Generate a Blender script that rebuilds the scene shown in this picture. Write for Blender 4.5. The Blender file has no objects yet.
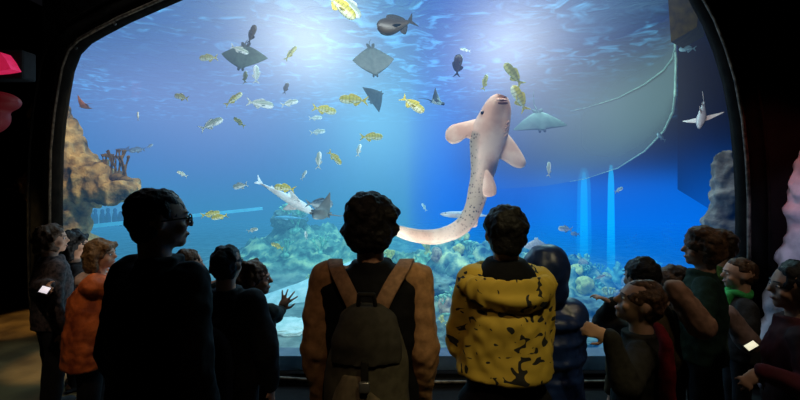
import bpy, bmesh, math, random
from mathutils import Vector, Matrix, noise
random.seed(7)
S = bpy.context.scene
COL = S.collection
F = 420.0; HZ = 180.0; CAMZ = 1.6
V = Vector

def at(px, py, Y):
    return V(((px - 400) / F * Y, Y, CAMZ - (py - HZ) / F * Y))

# ------------------------------------------------------------------ materials
def new_mat(name):
    m = bpy.data.materials.new(name); m.use_nodes = True
    nt = m.node_tree; nt.nodes.clear()
    out = nt.nodes.new('ShaderNodeOutputMaterial')
    return m, nt, out

def surf(name, c1, c2=None, scale=20, rough=.7, bump=.2, metal=0, spec=.3, emis=None, es=0, detail=4, bdist=.01, trans=0):
    m, nt, out = new_mat(name)
    N = nt.nodes.new; L = nt.links.new
    b = N('ShaderNodeBsdfPrincipled')
    tc = N('ShaderNodeTexCoord'); nz = N('ShaderNodeTexNoise')
    nz.inputs['Scale'].default_value = scale; nz.inputs['Detail'].default_value = detail
    L(tc.outputs['Object'], nz.inputs['Vector'])
    r = N('ShaderNodeValToRGB')
    c2 = c2 or tuple(x * .6 for x in c1)
    r.color_ramp.elements[0].position = .35; r.color_ramp.elements[1].position = .65
    r.color_ramp.elements[0].color = (*c2, 1); r.color_ramp.elements[1].color = (*c1, 1)
    L(nz.outputs['Fac'], r.inputs['Fac']); L(r.outputs['Color'], b.inputs['Base Color'])
    b.inputs['Roughness'].default_value = rough; b.inputs['Metallic'].default_value = metal
    b.inputs['Specular IOR Level'].default_value = spec
    if emis:
        b.inputs['Emission Color'].default_value = (*emis, 1); b.inputs['Emission Strength'].default_value = es
    if bump:
        bp = N('ShaderNodeBump'); bp.inputs['Strength'].default_value = bump; bp.inputs['Distance'].default_value = bdist
        L(nz.outputs['Fac'], bp.inputs['Height']); L(bp.outputs['Normal'], b.inputs['Normal'])
    L(b.outputs['BSDF'], out.inputs['Surface'])
    return m

_mc = {}
def cloth(c, name='cloth', scale=60, rough=.85):
    k = (tuple(c), scale, rough)
    if k not in _mc: _mc[k] = surf(name, c, tuple(x * .65 for x in c), scale, rough, .3, bdist=.004, spec=.15)
    return _mc[k]

# ------------------------------------------------------------------ mesh helpers
def link_bm(name, bm, m, parent=None, smooth=True):
    me = bpy.data.meshes.new(name); bm.normal_update(); bm.to_mesh(me); bm.free()
    if smooth:
        me.polygons.foreach_set('use_smooth', [True] * len(me.polygons))
    for x in (m if isinstance(m, (list, tuple)) else [m]): me.materials.append(x)
    o = bpy.data.objects.new(name, me); COL.objects.link(o)
    if parent: o.parent = parent
    return o

def tag(o, label=None, cat=None, group=None, kind=None):
    if label: o['label'] = label
    if cat: o['category'] = cat
    if group: o['group'] = group
    if kind: o['kind'] = kind
    return o

def empty(name, loc=(0, 0, 0), rz=0):
    o = bpy.data.objects.new(name, None); COL.objects.link(o); o.location = loc; o.rotation_euler.z = rz
    o.empty_display_size = .05
    return o

def basis(d):
    d = d.normalized(); a = V((0, 0, 1)) if abs(d.z) < .9 else V((1, 0, 0))
    u = d.cross(a).normalized(); return u, d.cross(u).normalized(), d

def rings_to_bm(bm, rings, closed_ends=True):
    vs = [[bm.verts.new(p) for p in r] for r in rings]
    n = len(rings[0])
    for a, b in zip(vs, vs[1:]):
        for i in range(n):
            j = (i + 1) % n
            bm.faces.new((a[i], a[j], b[j], b[i]))
    if closed_ends:
        bm.faces.new(list(reversed(vs[0]))); bm.faces.new(vs[-1])
    return vs

def capsule(bm, a, b, ra, rb, n=14):
    a, b = V(a), V(b); d = b - a
    if d.length < 1e-5: d = V((0, 0, 1e-4)); b = a + d
    u, w, d = basis(d)
    rings = []
    for k in range(4):
        t = (k + .35) / 4.35 * math.pi / 2
        rings.append((a - d * ra * math.cos(t), ra * math.sin(t)))
    rings.append((a, ra)); rings.append((b, rb))
    for k in range(3, -1, -1):
        t = (k + .35) / 4.35 * math.pi / 2
        rings.append((b + d * rb * math.cos(t), rb * math.sin(t)))
    rings_to_bm(bm, [[c + (u * math.cos(2 * math.pi * i / n) + w * math.sin(2 * math.pi * i / n)) * r for i in range(n)] for c, r in rings])

def chain(bm, pts, rs, n=14):
    for i in range(len(pts) - 1): capsule(bm, pts[i], pts[i + 1], rs[i], rs[i + 1], n)

def ell(bm, c, r, M=None, n=16):
    c = V(c); rr = []
    for k in range(1, 10):
        t = math.pi * k / 10
        ring = []
        for i in range(n):
            p = V((r[0] * math.sin(t) * math.cos(2 * math.pi * i / n), r[1] * math.sin(t) * math.sin(2 * math.pi * i / n), -r[2] * math.cos(t)))
            ring.append(c + (M @ p if M else p))
        rr.append(ring)
    rings_to_bm(bm, rr)

def loft(bm, secs, n=24):
    # secs: (center, rx, ry)
    rings_to_bm(bm, [[V(c) + V((rx * math.cos(2 * math.pi * i / n), ry * math.sin(2 * math.pi * i / n), 0)) for i in range(n)] for c, rx, ry in secs])

def box(bm, lo, hi, bev=0):
    x0, y0, z0 = lo; x1, y1, z1 = hi
    vs = [bm.verts.new(p) for p in ((x0, y0, z0), (x1, y0, z0), (x1, y1, z0), (x0, y1, z0), (x0, y0, z1), (x1, y0, z1), (x1, y1, z1), (x0, y1, z1))]
    fs = [bm.faces.new([vs[i] for i in f]) for f in ((3, 2, 1, 0), (4, 5, 6, 7), (0, 1, 5, 4), (1, 2, 6, 5), (2, 3, 7, 6), (3, 0, 4, 7))]
    if bev:
        es = set(e for f in fs for e in f.edges)
        bmesh.ops.bevel(bm, geom=list(es), offset=bev, segments=2, affect='EDGES', profile=.5)

def voxel(bm, vs, smooth=3, amp=0, freq=8, seed=0, amp2=0, freq2=30):
    """union all closed shapes in bm to one continuous surface; returns a new bmesh"""
    me = bpy.data.meshes.new('tmp'); bm.to_mesh(me); bm.free()
    o = bpy.data.objects.new('tmp', me); COL.objects.link(o)
    r = o.modifiers.new('r', 'REMESH'); r.mode = 'VOXEL'; r.voxel_size = vs
    if smooth:
        s = o.modifiers.new('s', 'SMOOTH'); s.factor = .5; s.iterations = smooth
    dg = bpy.context.evaluated_depsgraph_get(); dg.update()
    ev = o.evaluated_get(dg); m2 = bpy.data.meshes.new_from_object(ev)
    out = bmesh.new(); out.from_mesh(m2)
    bpy.data.objects.remove(o); bpy.data.meshes.remove(me); bpy.data.meshes.remove(m2)
    if amp or amp2:
        out.normal_update(); off = V((seed * 3.1, seed * 1.7, seed))
        for v in out.verts:
            d = 0
            if amp: d += amp * noise.noise(v.co * freq + off)
            if amp2: d += amp2 * noise.noise(v.co * freq2 + off)
            v.co += v.normal * d
    # one body only: keep the largest island
    left = set(out.verts); best = []
    while left:
        st = [next(iter(left))]; left.discard(st[0]); comp = []
        while st:
            x = st.pop(); comp.append(x)
            for e in x.link_edges:
                y = e.other_vert(x)
                if y in left: left.discard(y); st.append(y)
        if len(comp) > len(best): best = comp
    if len(best) < len(out.verts):
        bs = set(best)
        bmesh.ops.delete(out, geom=[x for x in out.verts if x not in bs], context='VERTS')
    return out

def pillow(bm, pts, nrm, th, sub=6):
    """rounded thin plate (fin) from an outline of 3-D points"""
    n = len(pts); P = []
    for i in range(n):
        p0, p1, p2, p3 = (V(pts[(i + k) % n]) for k in (-1, 0, 1, 2))
        for j in range(sub):
            t = j / sub
            P.append(.5 * ((2 * p1) + (p2 - p0) * t + (2 * p0 - 5 * p1 + 4 * p2 - p3) * t * t + (3 * p1 - p0 - 3 * p2 + p3) * t ** 3))
    c = sum(P, V()) / len(P); nrm = V(nrm).normalized()
    prof = ((1, 0), (.97, .35), (.85, .7), (.55, .95), (.25, 1))
    def ring(s, h, sg): return [c + (p - c) * s + nrm * th * h * sg for p in P]
    rr = [ring(s, h, 1) for s, h in reversed(prof)] + [ring(s, h, -1) for s, h in prof[1:]]
    rings_to_bm(bm, rr)

# ------------------------------------------------------------------ camera
cam = bpy.data.cameras.new('camera'); co = bpy.data.objects.new('camera', cam); COL.objects.link(co)
co.location = (0, 0, CAMZ); co.rotation_euler = (math.pi / 2, 0, 0)
cam.sensor_width = 36; cam.lens = 36 * F / 800; cam.shift_y = -(200 - HZ) / 800
cam.clip_start = .05; cam.clip_end = 200
S.camera = co
w = bpy.data.worlds.new('world'); S.world = w; w.use_nodes = True
w.node_tree.nodes['Background'].inputs[0].default_value = (.004, .004, .005, 1)
w.node_tree.nodes['Background'].inputs[1].default_value = .6
S.view_settings.view_transform = 'Standard'
S.cycles.max_bounces = 6; S.cycles.diffuse_bounces = 2; S.cycles.glossy_bounces = 3; S.cycles.transparent_max_bounces = 10
S.cycles.volume_bounces = 0; S.cycles.use_denoising = True
S.cycles.volume_step_rate = 1.0; S.cycles.volume_max_steps = 96
S.cycles.sample_clamp_indirect = 4

# ------------------------------------------------------------------ the tank shell
WY = 3.1
def wy(px):
    return WY + (1.2 * min(1.2, ((330 - px) / 270) ** 2) if px < 330 else 0)
def curve_wall(o):
    # the window wall bows away from the hall towards its left end
    e = V((0, 0, CAMZ))
    for v in o.data.vertices:
        px = 400 + F * v.co.x / v.co.y
        v.co = e + (v.co - e) * (wy(px) / WY)
    return o
def strip(x0, x1, y0, y1, z0, z1, n=48):
    bm = bmesh.new(); rr = []
    for i in range(n + 1):
        x = x0 + (x1 - x0) * i / n
        rr.append([V((x, y0, z0)), V((x, y1, z0)), V((x, y1, z1)), V((x, y0, z1))])
    rings_to_bm(bm, rr); return bm
OUT = [(180, 0), (150, 13), (125, 24), (100, 37), (86, 45), (77, 54), (71, 70), (67, 92), (63, 118), (60, 150), (59, 190), (59, 240), (60, 290), (62, 312), (68, 328), (84, 334), (110, 336), (180, 350), (230, 362), (280, 371),
       (340, 375), (400, 375), (550, 375), (700, 374), (728, 372), (737, 360), (738, 320), (739, 260), (739, 200), (737, 160), (733, 120), (726, 82), (717, 52), (706, 24), (693, 0),
       (680, -28), (650, -55), (600, -66), (450, -72), (300, -66), (240, -40), (210, -18)]
op = [at(x, y, WY) for x, y in OUT]

wall_m = surf('dark_wall', (.006, .006, .007), (.002, .002, .003), 3, .85, .6, bdist=.05, spec=.2)
frame_m = surf('dark_frame', (.010, .009, .008), (.004, .004, .004), 12, .85, .2, spec=.05)
lip_m = surf('worn_metal_lip', (.26, .22, .17), (.07, .06, .05), 25, .4, .3, metal=.2)

def off_outline(pts, d):
    n = len(pts); res = []
    for i in range(n):
        a, b = pts[i - 1], pts[(i + 1) % n]
        t = (b - a).normalized(); nn = V((t.z, 0, -t.x))
        res.append(pts[i] + nn * d)
    return res
c0 = sum(op, V()) / len(op)
sgn = 1 if (off_outline(op, .1)[0] - c0).length > (op[0] - c0).length else -1
WL, WR, WT = -2.64, 6.5, 4.9
# wall around the opening
bm = bmesh.new()
o1 = off_outline(op, sgn * .05)
rect = []
for p in o1:
    d = p - c0; t = 1e9
    if d.x > 0: t = min(t, (WR - c0.x) / d.x)
    if d.x < 0: t = min(t, (WL - c0.x) / d.x)
    if d.z > 0: t = min(t, (WT - c0.z) / d.z)
    if d.z < 0: t = min(t, (-.0 - c0.z) / d.z)
    rect.append(c0 + d * t)
for cx_, cz_ in ((WL, 0), (WR, 0), (WL, WT), (WR, WT)):
    i_ = min(range(len(rect)), key=lambda q: (rect[q] - V((cx_, WY, cz_))).length); rect[i_] = V((cx_, rect[i_].y, cz_))
y2 = V((0, .10, 0))
rings_to_bm(bm, [rect, o1, [p + y2 for p in o1], [p + y2 for p in rect]], False)
# corners
o = curve_wall(link_bm('wall_front', bm, wall_m, smooth=False)); tag(o, kind='structure')
bm = bmesh.new()
oo = off_outline(op, sgn * .17)
rings_to_bm(bm, [oo, [p + V((0, -.05, 0)) for p in oo], [p + V((0, -.06, 0)) for p in off_outline(op, sgn * .03)], [p + V((0, .03, 0)) for p in off_outline(op, sgn * .012)], [p + V((0, .12, 0)) for p in off_outline(op, sgn * .10)]], False)
fr = curve_wall(link_bm('window_1', bm, frame_m)); tag(fr, kind='structure')
for q in (.012, .165):
    bm = bmesh.new()
    a = off_outline(op, sgn * q); b = off_outline(op, sgn * (q + (.018 if q < .1 else .009)))
    rings_to_bm(bm, [[p + V((0, -.055, 0)) for p in a], [p + V((0, -.072, 0)) for p in a], [p + V((0, -.072, 0)) for p in b], [p + V((0, -.045, 0)) for p in b]], False)
    curve_wall(link_bm('window_lip', bm, lip_m if q < .1 else frame_m, fr))
# bolts heads on the frame
bm_pos = [(115, 24), (76, 48)]
for x, y in bm_pos:
    bm = bmesh.new(); p = at(x, y, WY - .065); ell(bm, p, (.010, .008, .010)); curve_wall(link_bm('bolt', bm, surf('bolt', (.5, .5, .5), None, 30, .3, 0, metal=.8), fr))
# acrylic pane
m, nt, out = new_mat('acrylic')
tr = nt.nodes.new('ShaderNodeBsdfTransparent'); tr.inputs[0].default_value = (.97, .985, 1, 1)
gl = nt.nodes.new('ShaderNodeBsdfGlossy'); gl.inputs['Roughness'].default_value = .03
lw = nt.nodes.new('ShaderNodeFresnel'); lw.inputs[0].default_value = 1.2
mx = nt.nodes.new('ShaderNodeMixShader')
nt.links.new(lw.outputs[0], mx.inputs[0]); nt.links.new(tr.outputs[0], mx.inputs[1]); nt.links.new(gl.outputs[0], mx.inputs[2]); nt.links.new(mx.outputs[0], out.inputs[0])
bm = bmesh.new()
bm.faces.new([bm.verts.new(p + V((0, .02, 0))) for p in off_outline(op, sgn * .03)])
bmesh.ops.triangulate(bm, faces=bm.faces)
for _ in range(3): bmesh.ops.subdivide_edges(bm, edges=[e_ for e_ in bm.edges if e_.calc_length() > .35], cuts=1)
curve_wall(link_bm('window_pane', bm, m, fr, smooth=False))
# pale sill strip behind the acrylic
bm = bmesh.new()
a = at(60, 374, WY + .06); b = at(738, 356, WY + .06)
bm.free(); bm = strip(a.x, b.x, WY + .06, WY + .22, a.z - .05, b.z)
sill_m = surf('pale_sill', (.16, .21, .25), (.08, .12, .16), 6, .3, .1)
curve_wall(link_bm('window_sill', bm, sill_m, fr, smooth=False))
bm = strip(-1.2, WR, WY - .45, WY - .05, 0, .10)
o = link_bm('trim_1', bm, wall_m, smooth=False); tag(o, kind='structure')
bm = strip(WL, WR, WY + .0, WY + .1, 0, .17)
tag(curve_wall(link_bm('trim_2', bm, wall_m, smooth=False)), kind='structure')

# hall: floor, ceiling, walls
fl_m = surf('worn_stone_floor', (.17, .105, .04), (.05, .03, .014), 2.2, .32, .5, bdist=.03, detail=8, spec=.5)
bm = bmesh.new()
f = [V((-14, -4, 0)), V((7, -4, 0)), V((7, 3.15, 0))] + [at(px_, HZ + CAMZ / wy(px_) * F, wy(px_) + .05) for px_ in range(330, 44, -15)] + [V((-.846 * 4.6, 4.6, 0)), V((-.846 * 12, 12, 0)), V((-14, 12, 0))]
for p_ in f: p_.z = 0
bm.faces.new([bm.verts.new(p) for p in f]); tag(link_bm('floor', bm, fl_m, smooth=False), kind='structure')
bm = bmesh.new(); box(bm, (-14, -4, 4.9), (7, 3.2, 5.0)); box(bm, (-14, 3.2, 4.9), (-7, 12, 5)); tag(link_bm('ceiling', bm, wall_m, smooth=False), kind='structure')
bm = bmesh.new(); a, b = V((-.848 * 4.45, 4.45, 0)), V((-.848 * 12, 12, 0)); n2 = V((.05, .05, 0))
rings_to_bm(bm, [[a, a + n2, a + n2 + V((0, 0, 5)), a + V((0, 0, 5))], [b, b + n2, b + n2 + V((0, 0, 5)), b + V((0, 0, 5))]])
tag(link_bm('wall_side', bm, wall_m, smooth=False), kind='structure')
for nm, lo, hi in (('wall_left', (-14.1, -4, 0), (-14, 12, 5)), ('wall_back', (-14, 12, 0), (-9.9, 12.1, 5)), ('wall_right', (7, -4, 0), (7.1, 3.2, 5)), ('wall_rear', (-14, -4.1, 0), (7, -4, 5))):
    bm = bmesh.new(); box(bm, lo, hi); tag(link_bm(nm, bm, wall_m, smooth=False), kind='structure')

# ------------------------------------------------------------------ water volume
def vol_nodes():
    m, nt, out = new_mat('tank_water')
    N = nt.nodes.new; L = nt.links.new
    geo = N('ShaderNodeNewGeometry'); sep = N('ShaderNodeSeparateXYZ'); L(geo.outputs['Position'], sep.inputs[0])
    X, Yc, Z = sep.outputs
    def mth(op, a, b=None, c=None):
        n = N('ShaderNodeMath'); n.operation = op
        for i, q in enumerate((a, b, c)):
            if q is None: continue
            if isinstance(q, (int, float)): n.inputs[i].default_value = q
            else: L(q, n.inputs[i])
        return n.outputs[0]
    def sm(x, a, b):
        n = N('ShaderNodeMapRange'); n.interpolation_type = 'SMOOTHSTEP'
        L(x, n.inputs[0]); n.inputs[1].default_value = a; n.inputs[2].default_value = b
        return n.outputs[0]
    def gauss(c, s):
        a = N('ShaderNodeVectorMath'); a.operation = 'SUBTRACT'; L(geo.outputs['Position'], a.inputs[0]); a.inputs[1].default_value = c
        b = N('ShaderNodeVectorMath'); b.operation = 'DIVIDE'; L(a.outputs[0], b.inputs[0]); b.inputs[1].default_value = s
        d = N('ShaderNodeVectorMath'); d.operation = 'DOT_PRODUCT'; L(b.outputs[0], d.inputs[0]); L(b.outputs[0], d.inputs[1])
        return mth('EXPONENT', mth('MULTIPLY', d.outputs['Value'], -1.0))
    def scol(f, c):
        n = N('ShaderNodeVectorMath'); n.operation = 'SCALE'; n.inputs[0].default_value = c
        if isinstance(f, (int, float)): n.inputs['Scale'].default_value = f
        else: L(f, n.inputs['Scale'])
        return n.outputs[0]
    def add(a, b):
        n = N('ShaderNodeVectorMath'); n.operation = 'ADD'; L(a, n.inputs[0]); L(b, n.inputs[1]); return n.outputs[0]
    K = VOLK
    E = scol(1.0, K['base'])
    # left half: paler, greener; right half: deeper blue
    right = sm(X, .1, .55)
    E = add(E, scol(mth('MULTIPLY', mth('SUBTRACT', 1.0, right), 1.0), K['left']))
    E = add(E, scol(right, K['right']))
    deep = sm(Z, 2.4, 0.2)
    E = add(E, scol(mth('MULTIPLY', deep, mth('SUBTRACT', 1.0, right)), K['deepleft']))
    # dim the water's own glow at the upper right
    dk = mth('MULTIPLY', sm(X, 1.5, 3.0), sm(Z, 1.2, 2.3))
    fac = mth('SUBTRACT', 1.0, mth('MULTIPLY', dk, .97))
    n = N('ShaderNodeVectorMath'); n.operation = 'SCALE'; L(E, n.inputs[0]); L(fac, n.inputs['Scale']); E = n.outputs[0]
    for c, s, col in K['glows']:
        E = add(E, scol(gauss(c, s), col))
    em = N('ShaderNodeEmission'); L(E, em.inputs['Color']); em.inputs['Strength'].default_value = 1  # emission stands in for lamp light scattered in the water
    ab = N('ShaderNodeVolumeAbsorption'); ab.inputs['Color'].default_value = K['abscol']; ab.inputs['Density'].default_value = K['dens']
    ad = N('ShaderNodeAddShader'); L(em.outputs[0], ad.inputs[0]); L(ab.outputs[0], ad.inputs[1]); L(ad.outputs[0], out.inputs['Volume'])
    return m
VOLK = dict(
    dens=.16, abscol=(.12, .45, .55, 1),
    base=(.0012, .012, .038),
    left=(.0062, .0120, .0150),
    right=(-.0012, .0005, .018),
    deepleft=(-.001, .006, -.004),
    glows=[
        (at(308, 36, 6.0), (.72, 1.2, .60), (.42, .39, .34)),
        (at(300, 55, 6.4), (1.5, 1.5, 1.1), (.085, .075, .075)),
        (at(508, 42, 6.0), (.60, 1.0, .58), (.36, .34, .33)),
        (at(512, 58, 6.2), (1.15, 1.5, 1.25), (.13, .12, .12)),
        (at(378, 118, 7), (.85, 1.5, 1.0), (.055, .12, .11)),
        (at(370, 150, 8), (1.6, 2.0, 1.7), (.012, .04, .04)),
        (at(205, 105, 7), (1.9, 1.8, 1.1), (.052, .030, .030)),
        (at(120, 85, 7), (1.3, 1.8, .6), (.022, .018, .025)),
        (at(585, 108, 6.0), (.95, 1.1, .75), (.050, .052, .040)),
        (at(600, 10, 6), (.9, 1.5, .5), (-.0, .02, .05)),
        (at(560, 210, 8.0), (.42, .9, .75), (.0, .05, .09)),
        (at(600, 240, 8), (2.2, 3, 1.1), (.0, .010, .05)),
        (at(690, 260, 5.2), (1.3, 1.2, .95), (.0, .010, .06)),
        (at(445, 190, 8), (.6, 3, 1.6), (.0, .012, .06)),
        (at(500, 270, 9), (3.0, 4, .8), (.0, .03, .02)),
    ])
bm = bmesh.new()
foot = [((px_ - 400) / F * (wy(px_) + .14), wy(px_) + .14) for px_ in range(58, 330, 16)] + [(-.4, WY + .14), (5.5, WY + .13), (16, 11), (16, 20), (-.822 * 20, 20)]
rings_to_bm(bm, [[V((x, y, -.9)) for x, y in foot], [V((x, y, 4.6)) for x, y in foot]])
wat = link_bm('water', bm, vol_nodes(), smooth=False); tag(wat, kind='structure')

def shaft(px, y0, y1, r0, r1, Y, st, lb):  # glowing volume column added to show a shaft of light
    m, nt, out = new_mat('glowing_shaft'); e_ = nt.nodes.new('ShaderNodeEmission'); e_.inputs[0].default_value = (.0, .62, .8, 1); e_.inputs[1].default_value = st
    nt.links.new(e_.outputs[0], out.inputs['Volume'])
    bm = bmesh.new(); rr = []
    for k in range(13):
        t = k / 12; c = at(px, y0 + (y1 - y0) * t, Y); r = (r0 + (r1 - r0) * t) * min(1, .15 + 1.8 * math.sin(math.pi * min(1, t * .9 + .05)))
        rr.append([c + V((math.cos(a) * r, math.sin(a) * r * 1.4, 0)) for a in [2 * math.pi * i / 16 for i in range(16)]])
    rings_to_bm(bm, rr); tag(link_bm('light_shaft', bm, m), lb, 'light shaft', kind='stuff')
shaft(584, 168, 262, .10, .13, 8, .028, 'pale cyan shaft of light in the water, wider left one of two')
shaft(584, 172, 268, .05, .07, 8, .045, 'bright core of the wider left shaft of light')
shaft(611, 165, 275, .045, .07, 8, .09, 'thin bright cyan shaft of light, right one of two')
# tank walls
tw_m = surf('blue_tank_wall', (.03, .10, .22), (.015, .05, .14), 1.2, .8, .3)
dk_m = surf('dark_tank_wall', (.004, .008, .015), None, 2, .9, .3)
bm = bmesh.new(); box(bm, (-17, 19.7, -.9), (16, 19.9, 4.7)); tag(link_bm('wall_tank', bm, tw_m, smooth=False), kind='structure')
bm = bmesh.new(); box(bm, (15.6, 3.2, -.9), (15.9, 19.9, 4.7)); tag(link_bm('wall_tank_side', bm, dk_m, smooth=False), kind='structure')
bm = bmesh.new(); q_ = [V((4.46, 6.75, 1.45)), V((12, 13, -.8)), V((12, 13, 4.6)), V((4.46, 6.75, 4.6))]; rings_to_bm(bm, [q_, [p + V((.01, .01, 0)) for p in q_]])  # added dark panel standing in for unlit water at the upper right
tag(link_bm('wall_shade_panel', bm, surf('shade_panel_blue', (.006, .035, .12), (.004, .025, .09), 1, .9, .2), smooth=False), kind='structure')
# water surface seen from below
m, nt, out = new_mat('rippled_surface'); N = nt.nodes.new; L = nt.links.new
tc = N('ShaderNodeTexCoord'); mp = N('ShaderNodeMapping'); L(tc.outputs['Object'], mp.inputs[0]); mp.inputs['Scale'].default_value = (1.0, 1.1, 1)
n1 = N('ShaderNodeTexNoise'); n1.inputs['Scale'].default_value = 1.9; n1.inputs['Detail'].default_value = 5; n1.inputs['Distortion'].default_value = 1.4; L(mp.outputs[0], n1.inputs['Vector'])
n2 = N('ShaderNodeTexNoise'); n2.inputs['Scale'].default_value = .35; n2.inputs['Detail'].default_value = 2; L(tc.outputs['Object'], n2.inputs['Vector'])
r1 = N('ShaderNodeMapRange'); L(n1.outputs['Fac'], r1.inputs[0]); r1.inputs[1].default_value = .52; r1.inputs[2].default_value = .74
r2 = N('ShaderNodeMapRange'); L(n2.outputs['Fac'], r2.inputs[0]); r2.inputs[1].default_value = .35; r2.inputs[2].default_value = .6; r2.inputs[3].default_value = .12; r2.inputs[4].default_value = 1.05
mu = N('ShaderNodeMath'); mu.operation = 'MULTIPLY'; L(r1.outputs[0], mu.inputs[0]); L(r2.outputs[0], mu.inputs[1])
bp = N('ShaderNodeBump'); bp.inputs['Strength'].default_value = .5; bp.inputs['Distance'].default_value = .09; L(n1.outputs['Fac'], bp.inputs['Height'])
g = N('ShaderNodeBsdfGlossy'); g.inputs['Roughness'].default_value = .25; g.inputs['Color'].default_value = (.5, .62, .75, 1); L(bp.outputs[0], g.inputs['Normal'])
e = N('ShaderNodeEmission'); e.inputs['Color'].default_value = (.16, .62, .95, 1); L(mu.outputs[0], e.inputs['Strength'])  # noise-driven emission streaks stand in for light through the wave crests
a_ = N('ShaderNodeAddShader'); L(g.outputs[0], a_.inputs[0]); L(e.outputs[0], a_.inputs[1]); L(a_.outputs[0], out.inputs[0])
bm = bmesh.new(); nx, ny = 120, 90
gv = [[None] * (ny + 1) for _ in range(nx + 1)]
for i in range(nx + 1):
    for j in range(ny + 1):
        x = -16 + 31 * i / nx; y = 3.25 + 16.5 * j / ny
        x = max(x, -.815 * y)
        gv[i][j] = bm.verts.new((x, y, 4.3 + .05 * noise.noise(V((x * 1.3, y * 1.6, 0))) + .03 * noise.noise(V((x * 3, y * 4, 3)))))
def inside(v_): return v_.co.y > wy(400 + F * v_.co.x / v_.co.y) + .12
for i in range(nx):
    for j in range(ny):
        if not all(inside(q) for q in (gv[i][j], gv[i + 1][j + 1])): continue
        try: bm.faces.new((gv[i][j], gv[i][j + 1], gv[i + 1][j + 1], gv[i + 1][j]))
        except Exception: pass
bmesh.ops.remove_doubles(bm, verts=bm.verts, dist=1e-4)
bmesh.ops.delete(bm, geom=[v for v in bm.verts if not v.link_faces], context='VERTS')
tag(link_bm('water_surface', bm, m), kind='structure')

# seabed with reef mounds
def mound(x, y, cx, cy, sx, sy, h): return h * math.exp(-((x - cx) / sx) ** 2 - ((y - cy) / sy) ** 2)
def bed(x, y):
    z = -.38 + .05 * noise.noise(V((x * .6, y * .6, 0)))
    k = mound(x, y, 1.1, 7.2, 1.2, 1.4, .75) + mound(x, y, .1, 7.3, .8, 1.0, .35) + mound(x, y, 2.7, 7.4, 1.0, 1.5, .55) + mound(x, y, -2.4, 10, 1.4, 1.3, .9) + mound(x, y, 5.2, 9.5, 1.8, 2, .10) \
        + mound(x, y, 7.5, 13, 2.2, 3, .1) + mound(x, y, -.4, 13, 2.2, 2, .2) + mound(x, y, -.8, 9.0, .8, .8, .4)
    z += k
    z += min(1, k * 2.2) * (.22 * noise.noise(V((x * 1.7, y * 1.7, 5))) + .13 * noise.noise(V((x * 4.3, y * 4.3, 9))) + .08 * noise.noise(V((x * 10, y * 10, 2))) + .04 * noise.noise(V((x * 24, y * 24, 7))))
    return z
m, nt, out = new_mat('reef_sand'); N = nt.nodes.new; L = nt.links.new
b = N('ShaderNodeBsdfPrincipled'); b.inputs['Roughness'].default_value = .9
tc = N('ShaderNodeTexCoord'); n1 = N('ShaderNodeTexNoise'); n1.inputs['Scale'].default_value = 3.5; n1.inputs['Detail'].default_value = 8; L(tc.outputs['Object'], n1.inputs['Vector'])
vo = N('ShaderNodeTexVoronoi'); vo.inputs['Scale'].default_value = 6; L(tc.outputs['Object'], vo.inputs['Vector'])
at1 = N('ShaderNodeAttribute'); at1.attribute_name = 'reef'
r = N('ShaderNodeValToRGB'); cr = r.color_ramp; cr.elements[0].position = .38; cr.elements[0].color = (.03, .07, .06, 1); cr.elements[1].position = .66; cr.elements[1].color = (.80, .80, .36, 1)
x_ = cr.elements.new(.5); x_.color = (.16, .30, .20, 1)
L(n1.outputs['Fac'], r.inputs['Fac'])
r3 = N('ShaderNodeValToRGB'); r3.color_ramp.elements[0].position = .4; r3.color_ramp.elements[0].color = (.16, .19, .16, 1); r3.color_ramp.elements[1].position = .62; r3.color_ramp.elements[1].color = (.32, .36, .30, 1); L(n1.outputs['Fac'], r3.inputs['Fac'])
mx = N('ShaderNodeMix'); mx.data_type = 'RGBA'; L(at1.outputs['Fac'], mx.inputs['Factor']); L(r3.outputs[0], mx.inputs['A']); L(r.outputs[0], mx.inputs['B'])
L(mx.outputs['Result'], b.inputs['Base Color'])
bp = N('ShaderNodeBump'); bp.inputs['Strength'].default_value = .9; bp.inputs['Distance'].default_value = .08; L(n1.outputs['Fac'], bp.inputs['Height']); L(bp.outputs[0], b.inputs['Normal']); L(b.outputs[0], out.inputs[0])
bm = bmesh.new(); nx, ny = 420, 260
cl = bm.verts.layers.float.new('reef')
gv = [[None] * (ny + 1) for _ in range(nx + 1)]
for i in range(nx + 1):
    for j in range(ny + 1):
        y = WY + .2 + 16.3 * (j / ny) ** 1.5; x = -.815 * y + (i / nx) * (.815 + .95) * y
        z = bed(x, y); v = bm.verts.new((x, y, z)); v[cl] = min(1, max(0, (z + .33) * 3.5)); gv[i][j] = v
for i in range(nx):
    for j in range(ny):
        if inside(gv[i][j]) and inside(gv[i + 1][j]): bm.faces.new((gv[i][j], gv[i + 1][j], gv[i + 1][j + 1], gv[i][j + 1]))
bmesh.ops.delete(bm, geom=[v for v in bm.verts if not v.link_faces], context='VERTS')
o = link_bm('ground_seabed', bm, m); tag(o, kind='structure')

# pale sandy bank left of centre
bm = bmesh.new()
sand_m = surf('pale_sand', (.85, .92, .85), (.55, .70, .65), 8, .9, .3)
P = [at(255, 302, 6.6), at(290, 290, 6.9), at(325, 276, 7.2), at(360, 262, 7.6)]
rr = []
for i, p in enumerate(P):
    rr.append([p + V((0, -.45, -.45)), p + V((0, -.12, -.02)), p + V((0, .1, .05)), p + V((0, .5, -.02)), p + V((0, .9, -.5))])
rings_to_bm(bm, rr, True); bmesh.ops.subdivide_edges(bm, edges=bm.edges, cuts=2, use_grid_fill=True)
for v in bm.verts: v.co += V((0, 0, .06 * noise.noise(v.co * 2)))
tag(link_bm('sand_bank', bm, sand_m), 'pale turquoise sand bank running diagonally behind the hand on the glass', 'sand bank', kind='stuff')

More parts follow.
